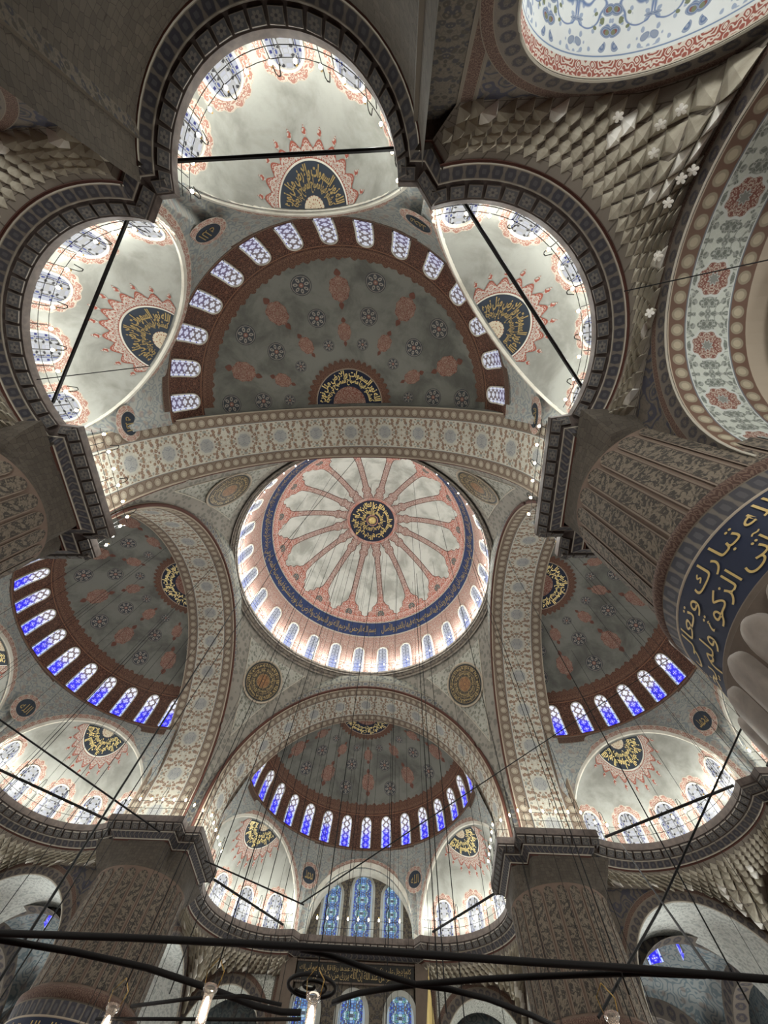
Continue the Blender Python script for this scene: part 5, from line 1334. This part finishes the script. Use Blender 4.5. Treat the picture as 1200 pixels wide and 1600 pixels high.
for a, tag in ((pi/2, 'right-hand'), (-pi/2, 'left-hand'), (pi, 'far')):
    for k in range(11):
        az = R_(-75+15*k); r = 4.2+2.4*(k % 2); x, y = rot2(r*math.sin(az), -(SV+r*math.cos(az)), a)
        if math.hypot(x-sp_x, y-19.0) < 1.6: continue
        cable((x, y, SZ+float(semi_h(r))-.05), (x, y, 4.6), .011, 'thin vertical wire hanging from the %s half-dome' % tag, 'wires hanging from the %s half-dome' % tag, 'hanging_wire')
# long stays, end points read from the photograph and set at plausible heights
def pz(px, py, z): return tuple(atz(px, py, z))
LONG = [pz(560, 712, 33.0), pz(387, 918, 32.9), pz(-60, 1625, 4.2)]
mb = MB(); mb.tube(LONG[:2], .022, 5); mb.tube(LONG[1:], .035, 5)
obj('cable', mb.mesh('cable', 'black_cable'), label='long black cable crossing the main dome and slanting down to the lower left corner', cat='cable')
mb = MB(); mb.tube([pz(1178, 1095, 12.0), pz(1030, 1420, 7.0), pz(935, 1590, 5.0)], .026, 5)
obj('cable', mb.mesh('cable', 'black_cable'), label='black cable slanting down past the right-hand niche to the chandelier', cat='cable')
STAY = [((-10, 911, 30.5), (384, 918, 33.6), .022, 'thin level cable running left from the dome ring'),
        ((-10, 1118, 12.0), (250, 1300, 10.0), .03, 'black cable slanting right across the left-hand niche'),
        ((470, 1412, 9.0), (1045, 1030, 26.0), .025, 'long thin cable slanting up to the right-hand half-dome'),
        ((320, 1345, 10.0), (475, 1414, 9.0), .025, 'short black cable below the far left niche'),
        ((1205, 405, 14.0), (975, 455, 15.8), .018, 'thin cable crossing the near right side arch'),
        ((962, 1306, 17.9), (1112, 1521, 4.56), .025, 'black stay crossing the far right arch'),
        ((0, 600, 17.5), (235, 572, 18.6), .02, 'thin cable crossing the near left niche')]
for (a1, b1, z1), (a2, b2, z2), r, lab in STAY: cable(pz(a1, b1, z1), pz(a2, b2, z2), r, lab)

# ------------------------------------------------------------------ low chandelier over the viewer's head
CHZ = 4.5
e = obj('chandelier', None, loc=(0, 0, 0), label='huge low iron chandelier frame crossing the foreground', cat='chandelier')
def bar(name, pts, r, z=CHZ):
    mb = MB(); mb.tube([tuple(atz(x, y, z)) for x, y in pts], r, 7); return obj(name, mb.mesh(name, 'bar_iron', True), e)
bar('straight_bar', [(-120, 1452), (0, 1458), (200, 1465), (400, 1475), (600, 1487), (830, 1503), (1000, 1514), (1200, 1530), (1330, 1541)], .042)
bar('curved_bar', [(-60, 1457), (0, 1468), (120, 1488), (230, 1512), (330, 1545), (400, 1572), (440, 1581), (470, 1582)], .04)
bar('curved_bar', [(470, 1483), (505, 1490), (540, 1501), (600, 1523), (650, 1538), (700, 1545), (760, 1560), (830, 1586), (880, 1610)], .035)
bar('curved_bar', [(520, 1567), (535, 1560), (560, 1552), (600, 1545), (650, 1538), (750, 1530), (850, 1525), (1000, 1520), (1100, 1524)], .035)
bar('inner_bar', [(205, 1572), (300, 1560), (380, 1556), (440, 1570)], .022, 4.3)
bar('inner_bar', [(150, 1592), (250, 1592), (400, 1593), (470, 1592)], .02, 4.2)
t = np.linspace(0, 2*pi, 33)[:-1]; c0 = atz(487, 1541, 4.9); mb = MB(); mb.tube([(c0.x+.42*math.cos(q), c0.y+.42*math.sin(q), 4.9) for q in t], .03, 6, closed=True)
mb.tube([(c0.x+(.04+.30*f)*math.cos(9*f), c0.y+(.04+.30*f)*math.sin(9*f), 4.9) for f in np.linspace(0, 1, 30)], .025, 5)
obj('scroll_plate', mb.mesh('scroll_plate', 'bar_iron', True), e)
for px, py in ((350, 1480), (210, 1508), (500, 1490), (970, 1517), (695, 1548), (1150, 1530)):
    p = atz(px, py, CHZ); mb = MB(); mb.tube([(p.x, p.y, CHZ+.1), (p.x, p.y, CHZ-.22)], .012, 4); obj('hook', mb.mesh('hook', 'iron'), e)
    cable((p.x, p.y, CHZ+.12), (p.x, p.y, 17.0), .010, 'thin vertical wire holding up the low chandelier frame', 'wires of the low chandelier', 'hanging_wire')
def lamp_meshes():
    a = MB(); a.lathe([(.0, -.36), (.05, -.35), (.075, -.28), (.07, -.1), (.075, -.02), (.105, .0), (.105, .05), (.085, .05), (.08, .01), (.06, -.08), (.062, -.27), (.0, -.33)], 18)
    b = MB(); b.lathe([(0, -.30), (.035, -.28), (.045, -.2), (.035, -.1), (.02, -.06), (0, -.05)], 12)
    c = MB(); c.lathe([(.0, -.5), (.02, -.44), (.06, -.38), (.062, -.35), (0, -.34)], 12); c.tube([(.1, 0, .03), (.13, 0, .2), (0, 0, .34)], .008, 4); c.tube([(-.1, 0, .03), (-.13, 0, .2), (0, 0, .34)], .008, 4)
    return a.mesh('glass_cup', 'lamp_glass', True), b.mesh('bulb', 'hot', True), c.mesh('holder', 'brass', True)
GC, HB, HO = lamp_meshes()
LL = bpy.data.lights.new('hall_lamp_light', 'POINT'); LL.energy = LOW_W/4; LL.color = (1, .88, .77); LL.shadow_soft_size = .12
for px, py, lab in ((175, 1578, 'glass oil-lamp cup glowing at the lower left'), (328, 1548, 'brightest glass lamp cup hanging under the curved bar'), (489, 1562, 'glowing glass lamp cup below the scroll plate'), (957, 1592, 'glass lamp cup just showing at the lower right')):
    p = atz(px, py, 4.28); r = obj('glass_lamp', None, loc=p, label=lab, cat='lamp'); gc = obj('glass_cup', GC, r); obj('bulb', HB, gc); obj('holder', HO, r)
    l = bpy.data.objects.new('lamp_light', LL); COL.objects.link(l); l.parent = r; l.location = (0, 0, -.6)
# the other lamp rings of the hall, above the floor
LH = bpy.data.lights.new('ring_light', 'POINT'); LH.energy = LOW_W; LH.color = (1, .985, .96); LH.shadow_soft_size = .5
for ring_r, n, cx_, cy_, tg in ((7.5, 10, 0, 1.0, 'middle of the hall'), (3.2, 6, -18.5, 0, 'left side'), (3.2, 6, 18.5, 0, 'right side'), (3.0, 6, 0, -21.5, 'near side'), (3.0, 6, 0, 19.0, 'far side')):
    e2 = obj('ring_chandelier', None, loc=(cx_, cy_, 3.1), label='round iron chandelier with glass lamps over the %s' % tg, cat='chandelier')
    mb = MB(); mb.tube([(ring_r*math.cos(t), ring_r*math.sin(t), 0) for t in np.linspace(0, 2*pi, 49)[:-1]], .04, 6, closed=True); obj('ring', mb.mesh('ring', 'bar_iron'), e2)
    for k in range(n):
        t = 2*pi*k/n; h = obj('glass_cup', GC, e2, loc=(ring_r*math.cos(t), ring_r*math.sin(t), -.1)); obj('bulb', HB, h)
        if k % 2 == 0:
            l = bpy.data.objects.new('lamp_light', LH); COL.objects.link(l); l.parent = e2; l.location = (ring_r*math.cos(t), ring_r*math.sin(t), .15)
# minbar spire
sp0 = aty(669, 1510, 19.0)
e = obj('minbar_spire', None, loc=(sp0.x, sp0.y, 0), label='slender gilt spire rising beside the inscription panel', cat='spire')
mb = MB(); mb.lathe([(.75, 9.5), (.62, 10.0), (.3, 12.0), (.10, 13.6), (.04, sp0.z-.7)], 10); obj('cone', mb.mesh('cone', 'gold'), e)
mb = MB(); mb.lathe([(.0, sp0.z-.75), (.07, sp0.z-.7), (.02, sp0.z-.6), (.05, sp0.z-.5), (.015, sp0.z-.42), (.012, sp0.z-.1), (0, sp0.z)], 8); obj('finial', mb.mesh('finial', 'gold'), e)
mb = MB(); mb.box((0, 0, 4.75), (1.5, 1.5, 9.5)); obj('tower', mb.mesh('tower', 'marble'), e)
